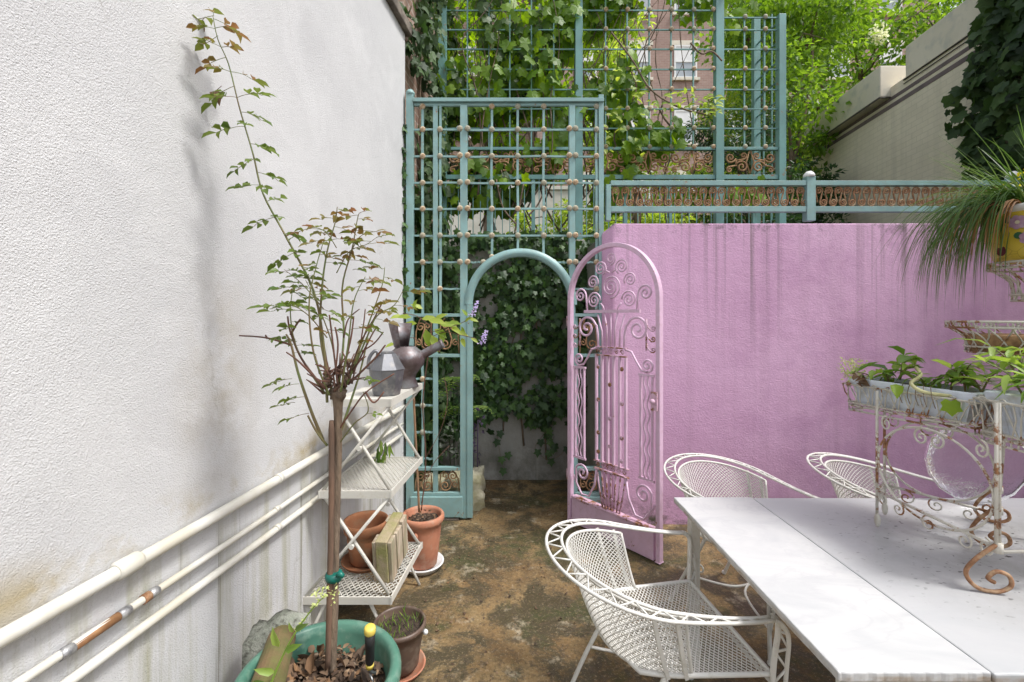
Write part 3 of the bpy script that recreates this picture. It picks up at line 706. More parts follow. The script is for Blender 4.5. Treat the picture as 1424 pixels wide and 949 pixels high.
# ================================================================ BALUSTRADE on the mauve wall
YR = 3.62; SR = F/YR
bl = thing('scroll_balustrade', 'low teal railing of rusty S scrolls on the mauve wall', 'railing', (2,YR,2.31))
def br(m, px0, py0, px1, py1, d=.04, dy=0): rect(m, px0, py0, px1, py1, YR+dy, d, SR)
for a, b_, top, bot in ((842,848.5,258,309),(1119,1131,247,309),(1402,1414,247,309),(1690,1702,247,309)):
    part(lambda m: br(m, a, top, b_, bot-1, .06), 'post', M['teal'], bl)
    if b_-a > 8:
        m = MB(); m.lathe([(0,.035),(.018,.033),(.034,.018),(.042,.004),(.042,-.012),(0,-.012)], ((a+b_)/2/SR-CX/SR, YR, EYE-(247-CY)/SR+.013), 14); m.build('post_cap', M['sash'], bl)
for xa, xb in ((848.7,1118.8),(1131.2,1401.8),(1414.2,1689.8)):
    part(lambda m: br(m, xa, 252.5, xb, 259, .05), 'rail', M['teal'], bl); part(lambda m: br(m, xa, 288, xb, 295.5, .05), 'rail', M['teal'], bl)
    m = MB(); n = round((xb-xa)/13.6); u = (xb-xa)/n/SR; h = 28.6/SR; zb_ = EYE-(287.9-CY)/SR; r = u*.40
    for i in range(n):
        cx = (xa-CX)/SR+u*(i+.5); jx = U(-.004,.004)
        def W(p): return [(cx+jx+x, YR, zb_+z) for x, z in p]
        A = spiral(0,h-r-.004,r,0,1.75,1,20); B = spiral(u*.5,r+.004,r,pi,1.75,1,20)
        m.tube(W(list(reversed(A)))+W([(r*.75,h*.6),(u*.5-r*.75,h*.4)])+W(B), .0062, 5, flat=(0,1,0))
        m.tube(W([(-r*.9,h-r-.006),(-r*.75,h*.6),(-u*.5+r*.75,h*.4),(-u*.5+r*.9,r+.004)]), .0062, 5, flat=(0,1,0))
    m.build('scroll_band', M['rust'], bl)
# ================================================================ PINK GATE, swung open
GA = atan2(2.935-3.57, 1.018-.515); GW = .81; GH = 2.11
gt = thing('arched_gate', 'pink wrought iron gate with scrolls standing open beside the mauve wall', 'gate', (.515,3.565,0.012), GA)
def g2(mb, pts, r, y=0, n=6, flat=(0,1,0)): mb.tube([(p[0], y, p[1]) for p in pts], r*.84, n, flat=flat)
def gpart(name, fn, mat='pink', bev=0):
    m = MB(); fn(m); return m.build(name, M[mat], gt, world=False, bev=bev)
def gframe(m):
    sp = GH-GW/2; cx = GW/2; n = 36; d = .021
    out = [(0,.0)]+[(cx-cx*cos(pi*i/n), sp+cx*sin(pi*i/n)) for i in range(n+1)]+[(GW,.0)]
    k = .031
    inn = [(k,.0)]+[(cx-(cx-k)*cos(pi*i/n), sp+(cx-k)*sin(pi*i/n)) for i in range(n+1)]+[(GW-k,.0)]
    vs = []
    for (a, b_), (c_, d_) in zip(out, inn):
        vs += [(a,-d,b_),(c_,-d,d_),(c_,d,d_),(a,d,b_)]
    L = len(out)
    m.add(vs, [(4*i+j,4*i+(j+1)%4,4*i+4+(j+1)%4,4*i+4+j) for i in range(L-1) for j in range(4)]+[(0,1,2,3),(4*L-4,4*L-1,4*L-2,4*L-3)])
gpart('frame', gframe, bev=.004)
gpart('bottom_panel', lambda m: (m.box((.046,-.022,.0),(GW-.046,.022,.185))), 'pink', .004)
gpart('bottom_rail', lambda m: m.box((.046,-.03,.188),(GW-.046,.03,.205)), 'pinkrust', .003)
cx = GW/2
def mir(p): return [(GW-a, b_) for a, b_ in p]
def both(m, p, r, **k): g2(m, p, r, **k); g2(m, mir(p), r, **k)
def top(m):
    m.box((.16,-.009,1.612),(GW-.16,.009,1.634))
    for c_, r in (((cx,1.80),.082),):
        g2(m, spiral(cx,1.80,.085,-pi/2,2.6,1,40), .0075)
    both(m, spiral(cx-.155,1.705,.062,0,2.2,1,32), .0075); both(m, spiral(cx-.165,1.84,.052,-.5,2.0,1,28), .007)
    both(m, spiral(cx-.095,1.935,.056,-1,2.2,1,30), .007); g2(m, spiral(cx,2.0,.045,-pi/2,1.9,1,26), .007)
    both(m, [(.185,1.634),(.18,1.70)]+[(a, b_) for a, b_ in spiral(.118,1.745,.055,.1,1.7,1,28)], .0095)
    both(m, [(cx-.06,1.634),(cx-.07,1.66),(cx-.09,1.68)], .007)
    both(m, [(cx-.01,1.90),(cx-.05,1.92)], .007)
gpart('top_scrolls', top)
def mid(m):                              # tulip of bars opening into two big volutes
    both(m, [(cx-.115,1.36),(cx-.118,1.45),(cx-.13,1.52)]+spiral(cx-.225,1.50,.088,.35,1.75,1,34), .0105)
    both(m, [(cx-.075,1.36),(cx-.08,1.48),(cx-.12,1.60)], .008); both(m, [(cx-.035,1.36),(cx-.035,1.5),(cx-.06,1.612)], .008)
    g2(m, [(cx,1.36),(cx,1.612)], .007)
    both(m, [(cx-.125,1.355),(cx-.175,1.345),(cx-.215,1.28),(cx-.255,1.225),(cx-.30,1.215)]+spiral(cx-.300,1.262,.047,-pi/2,1.6,-1,26), .0095)
gpart('middle_scrolls', mid)
def wave(m, z, x0, x1):
    n = int((x1-x0)/.045)
    for i in range(n):
        c_ = x0+(i+.5)*(x1-x0)/n; g2(m, spiral(c_,z,.019,pi,1.4,-1,14), .005)
    m.box((x0-.01,-.012,z-.034),(x1+.01,.012,z-.024)); m.box((x0-.01,-.012,z+.024),(x1+.01,.012,z+.034))
gpart('wave_band', lambda m: wave(m, 1.335, cx-.125, cx+.125), 'pinkrust'); gpart('wave_band', lambda m: wave(m, .50, cx-.14, cx+.14), 'pinkrust')
def cen(m):
    for x in (-.13,-.078,-.026,.026,.078,.13): m.box((cx+x-.007,-.01,.535),(cx+x+.007,.01,1.30))
gpart('centre_bars', cen)
def dots(m):
    for x, zs in ((-.104,(1.22,.98,.74,.60)),(0,(1.1,.86,.66)),(.104,(1.22,.98,.74,.58))):
        for z in zs: m.ball((cx+x,-.012,z), .016, 8, 6, sq=(1,.6,1))
gpart('bar_knobs', dots, 'pinkrust')
def sidep(m, x0, x1):
    m.box((x0,-.008,1.19),(x1,.008,1.205)); m.box((x0,-.008,.50),(x1,.008,.515))
    n = 4
    for i in range(n):
        xx = x0+(i+.5)*(x1-x0)/n
        if i in (0,3): m.box((xx-.006,-.009,.516),(xx+.006,.009,1.189))
        else: g2(m, [(xx+.009*sin(z*42), z) for z in [.515+.675*k/36 for k in range(37)]], .0075)
gpart('side_panel', lambda m: sidep(m, .05, .17)); gpart('side_panel', lambda m: sidep(m, GW-.17, GW-.05))
def low(m, f):
    both = lambda m, p, r: g2(m, mir(p) if f else p, r)
    both(m, list(reversed(spiral(.135,.40,.066,pi*.9,1.6,-1,28)))+[(.075,.31),(.13,.235),(.20,.24),(.255,.34),(.275,.47)], .010)
    both(m, [(.17,.503),(.05,.503)], .007); both(m, [(.075,.31),(.06,.33),(.05,.36)], .007)
gpart('bottom_scroll', lambda m: low(m, 0)); gpart('bottom_scroll', lambda m: low(m, 1))
def fan(m):
    for i in range(7):
        t = (i-3)/3; g2(m, [(cx+t*.125,.465),(cx+t*.11,.36),(cx+t*.075,.206)], .008)
        if i % 2: g2(m, spiral(cx+t*.09,.27,.022,0,1.3,1,12), .005)
gpart('bottom_fan', fan, 'pinkrust')
def cscr(m, f):
    if True:
        m.tube([((GW-.112) if f == 0 else .112, 0, z) for z in (1.36,1.57)], .006, 6)
        for k, z in enumerate((1.52,1.45,1.38)):
            p = [(GW-.115,z+.05),(GW-.105,z),(GW-.075,z-.03)]+spiral(GW-.062,z-.012,.018,-pi/2,1.2,1,12)
            g2(m, p if f == 0 else mir(p), .006)
gpart('edge_scroll', lambda m: cscr(m, 0), 'pinkrust'); gpart('edge_scroll', lambda m: cscr(m, 1), 'pinkrust')
m = MB(); m.box((GW-.05,-.045,.98),(GW-.005,-.033,1.10)); m.ball((GW-.03,-.055,1.04),.018,10,8); m.build('latch', M['pinkrust'], gt, world=False)
for z in (.35,1.55): m = MB(); m.tube([(-.012,0,z-.04),(-.012,0,z+.04)], .013, 10); m.build('hinge', M['pinkrust'], gt, world=False)
# ================================================================ MARBLE TABLE
tb = thing('marble_table', 'white marble topped table of two slabs on white metal legs', 'table', (1.7,1.6,0))
TZ = .752
def slabmesh(x0, x1, y0, y1, z0, z1, wob):     # slab with slightly worn, uneven front edge
    m = MB(); n = 40
    pts = []
    for i in range(n+1): pts.append((x0+(x1-x0)*i/n, y0+wob*sin(i*1.7)*R()))
    for i in range(1, n+1): pts.append((x1, y0+(y1-y0)*i/n))
    for i in range(1, n+1): pts.append((x1+(x0-x1)*i/n, y1))
    for i in range(1, n): pts.append((x0+wob*R(), y1+(y0-y1)*i/n))
    k = len(pts)
    m.add([(x,y,z0) for x,y in pts]+[(x,y,z1) for x,y in pts], [tuple(range(k))[::-1], tuple(range(k,2*k))]+[(i,(i+1)%k,k+(i+1)%k,k+i) for i in range(k)])
    return m
o = slabmesh(.798,1.162,1.084,2.135,.727,TZ,.002).build('table_slab', M['marble'], tb, world=False)
o.location = (-1.7,-1.6,0); bv = o.modifiers.new('b','BEVEL'); bv.width = .004; bv.segments = 2; bv.limit_method = 'ANGLE'; bv.angle_limit = radians(50)
o = slabmesh(1.1645,2.72,1.079,2.128,.726,TZ-.001,.002).build('table_slab', M['marble_grey'], tb, world=False)
o.location = (-1.7,-1.6,0); bv = o.modifiers.new('b','BEVEL'); bv.width = .004; bv.segments = 2; bv.limit_method = 'ANGLE'; bv.angle_limit = radians(50)
m = MB()
m.box((.85,1.12,.69),(2.66,1.15,.724)); m.box((.85,2.06,.69),(2.66,2.09,.724)); m.box((.85,1.152,.69),(.88,2.058,.724)); m.box((2.63,1.152,.69),(2.66,2.058,.724)); m.box((1.15,1.152,.695),(1.18,2.058,.722))
m.build('apron', M['chairw'], tb, bev=.002)
for x, y in ((.845,1.118),(.845,2.05),(2.62,1.118),(2.62,2.05)):
    m = MB(); m.box((x,y,.0),(x+.042,y+.042,.689)); m.build('leg', M['chairw'], tb, bev=.003)
# ================================================================ CHAIRS (barrel back, expanded metal)
def smooth(t): t = max(0, min(1, t)); return t*t*(3-2*t)
def rimpt(t, off=0, dz=0):              # t from -1 (one arm end) over 0 (back) to 1 (other arm end)
    a = abs(t); sg = 1 if t >= 0 else -1
    if a < .62:
        ph = a/.62*pi/2; x = -.30-.285*cos(ph); y = .30*sin(ph); nx, ny = -cos(ph), sin(ph)
    else:
        k = (a-.62)/.38; x = -.30+.33*k; y = .30-.018*k*k; nx, ny = 0, 1
    w = off*(.28+.72*smooth(-x/.6))
    z = .632+.112*(max(0,-x)/.585)**1.4+dz
    return V((x+nx*w, sg*(y+ny*w), z-.10*w))
def make_chair(label, grp):
    t = thing('patio_chair', label, 'chair', (0,0,0), 0, grp)
    def bp(name, fn, mat='chairw', par=None):
        m = MB(); fn(m); return m.build(name, M[mat], par or t, world=False)
    ts = [i/60 for i in range(-60, 61)]
    rim = bp('rim', lambda m: (m.tube([rimpt(k) for k in ts], .0060, 8), m.tube([rimpt(k,.058) for k in ts], .0060, 8),
                               m.tube([rimpt(-1), rimpt(-1,.068)], .0065, 6), m.tube([rimpt(1), rimpt(1,.068)], .0065, 6)))
    def zig(m):
        n = 36
        for i in range(n):
            a, b_ = -1+2*i/n, -1+2*(i+1)/n
            m.tube([rimpt(a, .058 if i % 2 else .0), rimpt(b_, 0 if i % 2 else .058)], .0032, 5)
    bp('rim_zigzag', zig, par=rim)
    # backrest sheet between a top ring and the seat
    def S(u, v):                         # u -1..1 round the back, v 0 seat .. 1 top
        k = 1.12; ph = u*pi/2*k
        ext = max(0, abs(u)*k-1)*.33
        if abs(u)*k <= 1: tx, ty = -.30-.265*cos(ph), .282*sin(ph); bx, by = -.24-.21*cos(ph), .232*sin(ph)
        else:
            s_ = 1 if u > 0 else -1
            tx, ty = -.30+ext, .282*s_; bx, by = -.24+ext*.7, .232*s_
        tz = .612+.105*(max(0,-tx)/.565)**1.4; bz = .425
        e = v**.8
        return V((bx+(tx-bx)*e, by+(ty-by)*e, bz+(tz-bz)*v))
    def lat(m, S, nu, nv, r, k=1):
        for fam in (1, -1):
            for i in range(-nv, nu+nv):
                pts = []
                for j in range(nv*k+1):
                    u = (i+fam*j/k)/nu
                    if -1e-6 <= u <= 1+1e-6: pts.append(S(-1+2*u, j/k/nv))
                if len(pts) > 1: m.tube(pts, r, 4, smooth=False, cap=False)
    back = bp('backrest', lambda m: lat(m, S, 44, 15, .0020))
    bp('backrest_frame', lambda m: (m.tube([S(-1+i/30,1) for i in range(61)], .0058, 6), m.tube([S(-1+i/30,0) for i in range(61)], .0058, 6), m.tube([S(-1,j/8) for j in range(9)], .0058, 6), m.tube([S(1,j/8) for j in range(9)], .0058, 6)), par=back)
    # seat
    def seatpt(u, v):                    # u -1..1 across, v 0 front .. 1 back
        x = .045-.47*v*(1-.10*u*u*v); hw = .262-.035*v-.11*max(0,v-.7)**1.5
        return V((x, hw*u, .43-.016*sin(pi*v)*(1-u*u)+.004*v))
    seat = bp('seat', lambda m: lat(m, seatpt, 20, 28, .0020))
    def ring(z, o):
        p = [seatpt(u/10, 0) for u in range(-10, 11)]+[seatpt(1, v/10) for v in range(1, 11)]+[seatpt(-u/10, 1) for u in range(-9, 11)]+[seatpt(-1, 1-v/10) for v in range(1, 10)]
        return [V((q.x*(1+o), q.y*(1+o), .43+z)) for q in p]
    bp('seat_frame', lambda m: (m.tube(ring(0,0), .0085, 8, closed=True), m.tube(ring(-.03,.01)[:21], .0065, 6), [m.tube([ring(0,0)[i], ring(-.03,.01)[i]], .0045, 5) for i in range(2,20,4)]))
    for sg in (1, -1):
        for u in (.98, .80):
            def rib(m):
                p = [S(sg*u*.93/1.0, 1)+V((0,sg*.006,.006)), S(sg*u*.93, .5)+V((0,sg*.010,0)), S(sg*u*.93, .0)+V((0,sg*.008,-.005))]
                m.tube(cr(p, 5), .0085, 4, smooth=False)
            bp('rib', rib)
        def fleg(m):
            a = rimpt(sg); b_ = rimpt(sg, .068)
            A = cr([a, a+V((.018,0,-.012)), a+V((.026,-sg*.003,-.05)), V((.046,sg*.268,.44)), V((.046,sg*.262,.2)), V((.05,sg*.262,.0))], 5)
            B = cr([b_, b_+V((.022,0,-.012)), b_+V((.045,0,-.06)), V((.082,sg*.283,.46)), V((.075,sg*.272,.30)), V((.052,sg*.262,.16))], 5)
            m.tube(A, .0095, 8); m.tube(B, .007, 8)
            for i in range(4, 22, 3):
                m.tube([A[i], B[i+2]], .0042, 5); m.tube([B[i+2], A[min(i+3, len(A)-1)]], .0042, 5)
            m.ball((.05,sg*.262,.008), .014, 8, 6)
        bp('leg', fleg)
        def rleg(m):
            p = cr([V((-.30,sg*.228,.43)), V((-.34,sg*.232,.34)), V((-.43,sg*.245,.16)), V((-.50,sg*.255,.0))], 6)
            m.tube(p, .009, 8); m.ball(p[-1]+V((0,0,.008)), .014, 8, 6)
            sp = spiral(0,0,.036,pi/2,1.4,1,16)
            m.tube([V((-.33+.0+x*1.0, sg*.232, .30+z-.04)) for x, z in sp], .0048, 6)
        bp('leg', rleg)
    def str_(m):
        m.tube(cr([V((.046,.262,.16)), V((-.15,.12,.19)), V((-.15,-.12,.19)), V((.046,-.262,.16))], 8), .006, 6)
        m.tube(cr([V((-.415,.243,.19)), V((-.2,.12,.19)), V((-.2,-.12,.19)), V((-.415,-.243,.19))], 8), .006, 6)
    bp('stretcher', str_)
    return t
ch = make_chair('white mesh barrel chair in front of the open gate, facing the table end', 'white mesh chairs around the table')
ch.location = (.805,1.745,0); ch.rotation_euler[2] = radians(6)
c2 = dup(ch, (1.42,2.27,0), radians(-58), 'white mesh chair behind the table, right next to the pink gate')
c3 = dup(ch, (2.33,2.24,0), radians(-36), 'white mesh chair behind the table, half hidden by the planter stand')

c3.scale = (1.08,1.08,1.05)
# ================================================================ FOLDING RACK by the white wall
rk = thing('folding_shelf_rack', 'white three tier folding metal rack standing against the stucco wall', 'shelf', (-.7,2.4,0))
def rackx(y): return -.54+.10*(y-2.2)    # right edge of the tiers runs with the wall
tiers = [(.232,.43,2.19,2.72),(.742,.345,2.19,2.72),(1.183,.28,2.19,2.72)]
def tierpt(i, u, v, dz=0):               # u 0 (right) .. 1 (wall side), v 0 near .. 1 far
    z, w, a, b_ = tiers[i]; y = a+(b_-a)*v; x = rackx(y)-w*u
    return V((x, y, z+dz))
for i in range(3):
    def fr(m):
        for (u0,v0,u1,v1) in ((0,0,1,0),(1,0,1,1),(1,1,0,1),(0,1,0,0)):
            p, q = tierpt(i,u0,v0), tierpt(i,u1,v1); d = (q-p).normalized()
            m.bar(p-d*.006, q+d*.006, .036, .007, up=V((0,0,1)).cross(d))
    f = MB(); fr(f); f = f.build('shelf', M['rackw'], rk)
    s = MB()
    if i < 2:
        nu, nv = 15, 24
        for fam in (1,-1):
            for k in range(-nv, nu+nv):
                pts = []
                for j in range(nv+1):
                    u = (k+fam*j*.6)/nu
                    if 0 <= u <= 1: pts.append(tierpt(i,u,j/nv,.010))
                if len(pts) > 1: s.tube([pts[0],pts[-1]], .0030, 4, smooth=False, cap=False)
    else:
        s.add([tierpt(i,0.01,0.01,.016),tierpt(i,.99,.01,.016),tierpt(i,.99,.99,.016),tierpt(i,.01,.99,.016)], [(0,1,2,3)])
    s.build('mesh_panel', M['rackw'], f)
for v in (.03,.97):
    for (i, j) in ((0,1),(1,2)):
        for (u0,u1) in ((0.04,.96),(.96,.04)):
            m = MB(); a, b_ = tierpt(i,u0,v,.018), tierpt(j,u1,v,-.018)
            mid_ = (a+b_)/2; dy = .008 if u0 < .5 else -.008
            a.y += dy; b_.y += dy; mid_.y += dy
            m.tube([a, mid_, b_], .0085, 6); m.build('cross_brace', M['rackw'], rk)
        m = MB(); a = (tierpt(i,.5,v)+tierpt(j,.5,v))/2; m.tube([a+V((0,-.016,0)), a+V((0,.016,0))], .012, 8)
        m.build('rivet', M['rackw'], rk)
    for (u0,u1) in ((.02,.25),(.98,.75)):
        m = MB(); a = tierpt(0,u0,v,-.018); b_ = tierpt(0,u1,v+(.12 if v < .5 else -.12)); b_.z = .0; a2 = tierpt(0,u1,v,-.018)
        m.tube([a2, V((a.x, a.y, .004))], .0085, 6); m.build('leg', M['rackw'], rk)

# ---------------------------------------------------------------- pots
def potprof(r, h, rb, rim=.035, lip=.012, wall=.012, soil=None):
    p = [(0,0),(rb,0),(rb+.004,.004)]
    p += [(rb+(r-lip-rb)*t, h*t-rim*t) for t in (.25,.5,.75,.999)]
    p += [(r,h-rim),(r+.002,h-rim*.5),(r,h-.004),(r-.005,h),(r-lip-wall*.6,h),(r-lip-wall,h-.01)]
    s = soil if soil is not None else h*.8
    p += [(r-lip-wall-.006, s),(r-lip-wall-.02,s-.03)]
    return p
def soilmesh(m, c, r, n=28, amp=.012, rings=6):
    vs = [(c[0],c[1],c[2]+amp)]; fs = []
    for i in range(1, rings+1):
        for k in range(n):
            a = 2*pi*k/n; q = r*i/rings; vs.append((c[0]+q*cos(a), c[1]+q*sin(a), c[2]+U(-amp,amp)+amp*.6*(1-i/rings)))
    for k in range(n):
        l = (k+1) % n; fs.append((0,1+k,1+l))
        for i in range(rings-1): fs.append((1+i*n+k,1+(i+1)*n+k,1+(i+1)*n+l,1+i*n+l))
    m.add(vs, fs, True)
def litter(m, c, r, n, smin, smax, lift=.02):
    for i in range(n):
        a = U(0,2*pi); q = r*sqrt(R()); p = V((c[0]+q*cos(a), c[1]+q*sin(a), c[2]+U(.0,lift)))
        m.leaf(p, V((U(-1,1),U(-1,1),U(-.25,.45))), V((U(-.6,.6),U(-.6,.6),1)), U(smin,smax), U(smin,smax)*.7, U(-.6,.6), curl=U(-.3,.5))
# big green pot (rose)
GP = (-.567,1.40,0)
gp = thing('glazed_pot', 'large round green glazed pot holding the rose tree', 'plant pot', GP)
m = MB(); m.lathe([(0,0),(.155,0),(.165,.01),(.185,.12),(.205,.26),(.218,.40),(.222,.445),(.240,.455),(.247,.475),(.247,.495),(.240,.508),(.226,.512),(.214,.505),(.208,.48),(.204,.42),(.18,.38)], GP, 56); m.build('pot_body', M['greenpot'], gp)
m = MB(); soilmesh(m, (GP[0],GP[1],.415), .205, 36, .014); m.build('soil', M['soil'], gp)
m = MB(); litter(m, (GP[0],GP[1],.42), .192, 560, .012, .034, .03); litter(m, (GP[0],GP[1],.425), .18, 90, .03, .055, .03); litter(m, (GP[0]+.02,GP[1],.43), .15, 9, .05, .07, .02)
o = m.build('dry_leaf_litter', M['lf_dead']); o['kind'] = 'stuff'; tag(o, 'dry brown leaves littering the soil of the green pot', 'leaf litter')
m = MB()
for i in range(60):
    a = U(0,2*pi); q = .18*sqrt(R()); m.ball((GP[0]+q*cos(a),GP[1]+q*sin(a),.43+U(0,.012)), U(.004,.010), 6, 4, sq=(1.3,1,.7), jit=.2)
o = m.build('bark_chips', M['bark']); o['kind'] = 'stuff'; tag(o, 'bark chips among the dry leaves in the green pot', 'bark chips')
# hand fork
hf = thing('hand_fork', 'black and yellow handled garden fork stuck in the green pot', 'garden tool', (-.40,1.39,.43))
pa, pb = V((-.418,1.425,.515)), V((-.409,1.395,.648))
def al(t): return pa+(pb-pa)*t
m = MB(); m.tube([al(0),al(.05),al(.5),al(.84)], [.012,.0135,.0145,.016], 14); m.build('grip', M['black'], hf)
m = MB(); m.tube([al(.842),al(.86),al(.97),al(1.0),al(1.01)], [.0165,.0175,.0175,.014,.004], 14); m.build('grip_cap', M['yellow'], hf)
m = MB(); m.tube([al(-.12),al(-.002)], .0125, 14); m.build('ferrule', M['yellow'], hf)
m = MB(); m.tube([al(-.12),al(-.25),al(-.3)+V((.02,0,0))], .005, 8); m.box((-.425,1.395,.436),(-.365,1.405,.442)); m.tube([al(-.3),(-.40,1.42,.44)], .004, 6); [m.tube([(-.42+.018*k,1.40,.44),(-.42+.018*k,1.40,.38)], .003, 6) for k in range(4)]; m.build('tines', M['steel'], hf)
# brown plastic pot + saucer
bpot = (-.47,2.06,.03)
o = thing('plastic_pot', 'small dark brown plastic pot with sprouting weeds near the rack', 'plant pot', bpot)
m = MB(); m.lathe(potprof(.118,.19,.082,.022,.006,.006,.155), bpot, 36); m.build('pot_body', M['brownpot'], o)
m = MB(); soilmesh(m, (bpot[0],bpot[1],.185), .108, 24, .008); m.build('soil', M['soil'], o)
m = MB(); m.ball((bpot[0]+.121,bpot[1]-.02,.185),.012,8,6); m.build('tag_knob', M['white_plastic'], o)
m = MB(); m.lathe([(0,0),(.095,0),(.112,.026),(.118,.028),(.116,.032),(.108,.030),(.098,.012),(0,.010)], (bpot[0],bpot[1],.0), 36); o = m.build('plant_saucer', M['terra']); tag(o, 'terracotta saucer under the brown plastic pot', 'saucer')
m = MB()
for i in range(70):
    a = U(0,2*pi); q = .1*sqrt(R()); m.leaf4((bpot[0]+q*cos(a),bpot[1]+q*sin(a),.19), (U(-.7,.7),U(-.7,.7),1), (U(-1,1),U(-1,1),.2), U(.02,.055), .005)
o = m.build('weed_foliage', M['lf_pot']); tag(o, 'sparse green sprouts growing in the brown plastic pot', 'plant')
# terracotta pot with white saucer
tp = (-.514,2.90,.028)
o = thing('terracotta_pot', 'terracotta pot with side lug on white saucer below the trellis', 'plant pot', tp)
m = MB(); m.lathe([(0,0),(.085,0),(.09,.004),(.103,.10),(.116,.22),(.120,.265),(.130,.27),(.137,.285),(.137,.305),(.130,.316),(.118,.316),(.112,.30),(.108,.26),(.09,.24)], tp, 44); m.build('pot_body', M['terra'], o)
m = MB(); soilmesh(m, (tp[0],tp[1],tp[2]+.272), .11, 24, .010); m.build('soil', M['soil'], o)
for a in (-1.75,):
    m = MB(); m.ball((tp[0]+.125*cos(a)+.0,tp[1]+.125*sin(a),.25), .020, 10, 8, sq=(.8,.8,1.35)); m.build('lug', M['terra'], o)
m = MB(); litter(m, (tp[0],tp[1],.305), .10, 60, .012, .03, .015); o2 = m.build('leaf_litter', M['lf_dead'], o, world=True); o2['label'] = 'dry leaves on the soil'
m = MB(); m.lathe([(0,0),(.105,0),(.125,.030),(.134,.034),(.134,.040),(.124,.040),(.108,.016),(0,.014)], (tp[0],tp[1],.004), 44); o = m.build('plant_saucer', M['white_plastic']); tag(o, 'white saucer under the terracotta pot with the stake', 'saucer')
# terracotta pot on the lowest tier
sp_ = (-.755,2.50,.262)
o = thing('clay_pot', 'empty weathered clay pot standing on the lowest rack tier', 'plant pot', sp_)
m = MB(); m.lathe([(0,.0),(.078,0),(.082,.004),(.10,.13),(.104,.165),(.116,.168),(.122,.21),(.120,.222),(.110,.222),(.105,.20),(.092,.12),(.075,.03),(0,.028)], sp_, 40); m.build('pot_body', M['terra_old'], o)
m = MB(); soilmesh(m, (sp_[0],sp_[1],sp_[2]+.10), .092, 20, .006); m.build('soil', M['soil'], o)
m = MB(); m.lathe([(0,0),(.11,0),(.124,.02),(.13,.022),(.128,.027),(.118,.024),(.106,.010),(0,.008)], (sp_[0],sp_[1],.248), 40); o = m.build('plant_saucer', M['terra_old']); tag(o, 'old clay saucer under the empty pot on the rack', 'saucer')
# weathered wood block with slats, leaning on the lowest tier
wb = thing('wood_block', 'mossy weathered wooden block with pale slats on the rack', 'wood block', (-.585,2.40,.25))
ax = V((.10,.985,.14)).normalized(); up = V((-.02,-.14,1)).normalized(); sd = ax.cross(up).normalized(); up = sd.cross(ax)
cc = V((-.60,2.43,.375))
m = MB(); m.obox(cc, ax*.135, sd*.030, up*.112); m.build('core', M['mosswood'], wb, bev=.004)
for k in range(3):
    m = MB(); m.obox(cc+ax*(-.092+.092*k)+sd*.041-up*.004, ax*(.036+.004*(k%2)), sd*.0095, up*(.108-.006*(k%2))); m.build('slat', M['oldwood'], wb, bev=.003)
    if k != 1: m = MB(); m.obox(cc+ax*(-.092+.092*k)-sd*.041-up*.004, ax*.036, sd*.0095, up*.106); m.build('slat', M['oldwood'], wb, bev=.003)
# stones by the pot, moss tile
def rock(name, c, s, mat, seed, cuts=5, rough=.06, rot=0):
    rnd = random.Random(seed); bm = bmesh.new(); bmesh.ops.create_cube(bm, size=1); bmesh.ops.subdivide_edges(bm, edges=bm.edges[:], cuts=cuts, use_grid_fill=True)
    from mathutils import noise as NZ
    for v in bm.verts:
        d = v.co.normalized()*.62; v.co = v.co.lerp(d, .35)
        v.co += v.co.normalized()*(NZ.noise(v.co*3+V((seed,0,0)))*rough*3 + NZ.noise(v.co*9+V((0,seed,0)))*rough)
        v.co = V((v.co.x*s[0], v.co.y*s[1], v.co.z*s[2]))
    bmesh.ops.rotate(bm, verts=bm.verts, matrix=Matrix.Rotation(rot,3,'Z')); bmesh.ops.translate(bm, verts=bm.verts, vec=c)
    mm = MB(); bm.verts.ensure_lookup_table(); mm.add([v.co.copy() for v in bm.verts], [tuple(v.index for v in f.verts) for f in bm.faces], True)
    bm.free(); return mm.build(name, mat)
o = rock('stone_block', (-.825,1.665,.22), (.205,.15,.515), M['stone'], 3, rough=.03, rot=.1); tag(o, 'grey pitted stone block standing between wall and green pot', 'stone')
m = MB(); pts = []
for i in range(13):                      # half-round clay tile leaning on the stone
    a = pi*i/12
    for rr_ in (.051,.038): pts.append((rr_*cos(a), rr_*sin(a)))
n = len(pts)
p0, p1 = V((-.655,1.20,.515)), V((-.757,1.555,.498)); ax = (p1-p0).normalized(); rx = V((1,.1,0)).normalized(); rx = (rx-ax*rx.dot(ax)).normalized(); ry = rx.cross(ax)
if ry.z < 0: ry = -ry
vs = [p0+rx*a+ry*b_ for a, b_ in pts]+[p1+rx*a*.9+ry*b_*.9 for a, b_ in pts]
fs = []
for i in range(12):
    k = 2*i
    fs += [(k,k+2,n+k+2,n+k),(k+1,n+k+1,n+k+3,k+3),(k,k+1,k+3,k+2),(n+k,n+k+2,n+k+3,n+k+1)]
fs += [(0,n,n+1,1),(n-2,n-1,2*n-1,2*n-2)]
m.add(vs, fs, False)
o = m.build('clay_tile', M['mosstile']); tag(o, 'mossy brown clay tile leaning on the grey stone', 'tile')
o = rock('boulder', (-.33,3.86,.13), (.30,.26,.32), M['boulder'], 11, rough=.07); tag(o, 'pale angular boulder beside the archway behind the trellis', 'boulder')
o = rock('boulder', (-.62,3.86,.11), (.30,.22,.26), M['boulder'], 19, rough=.06); tag(o, 'low yellowish boulder behind the trellis base by the wall', 'boulder')
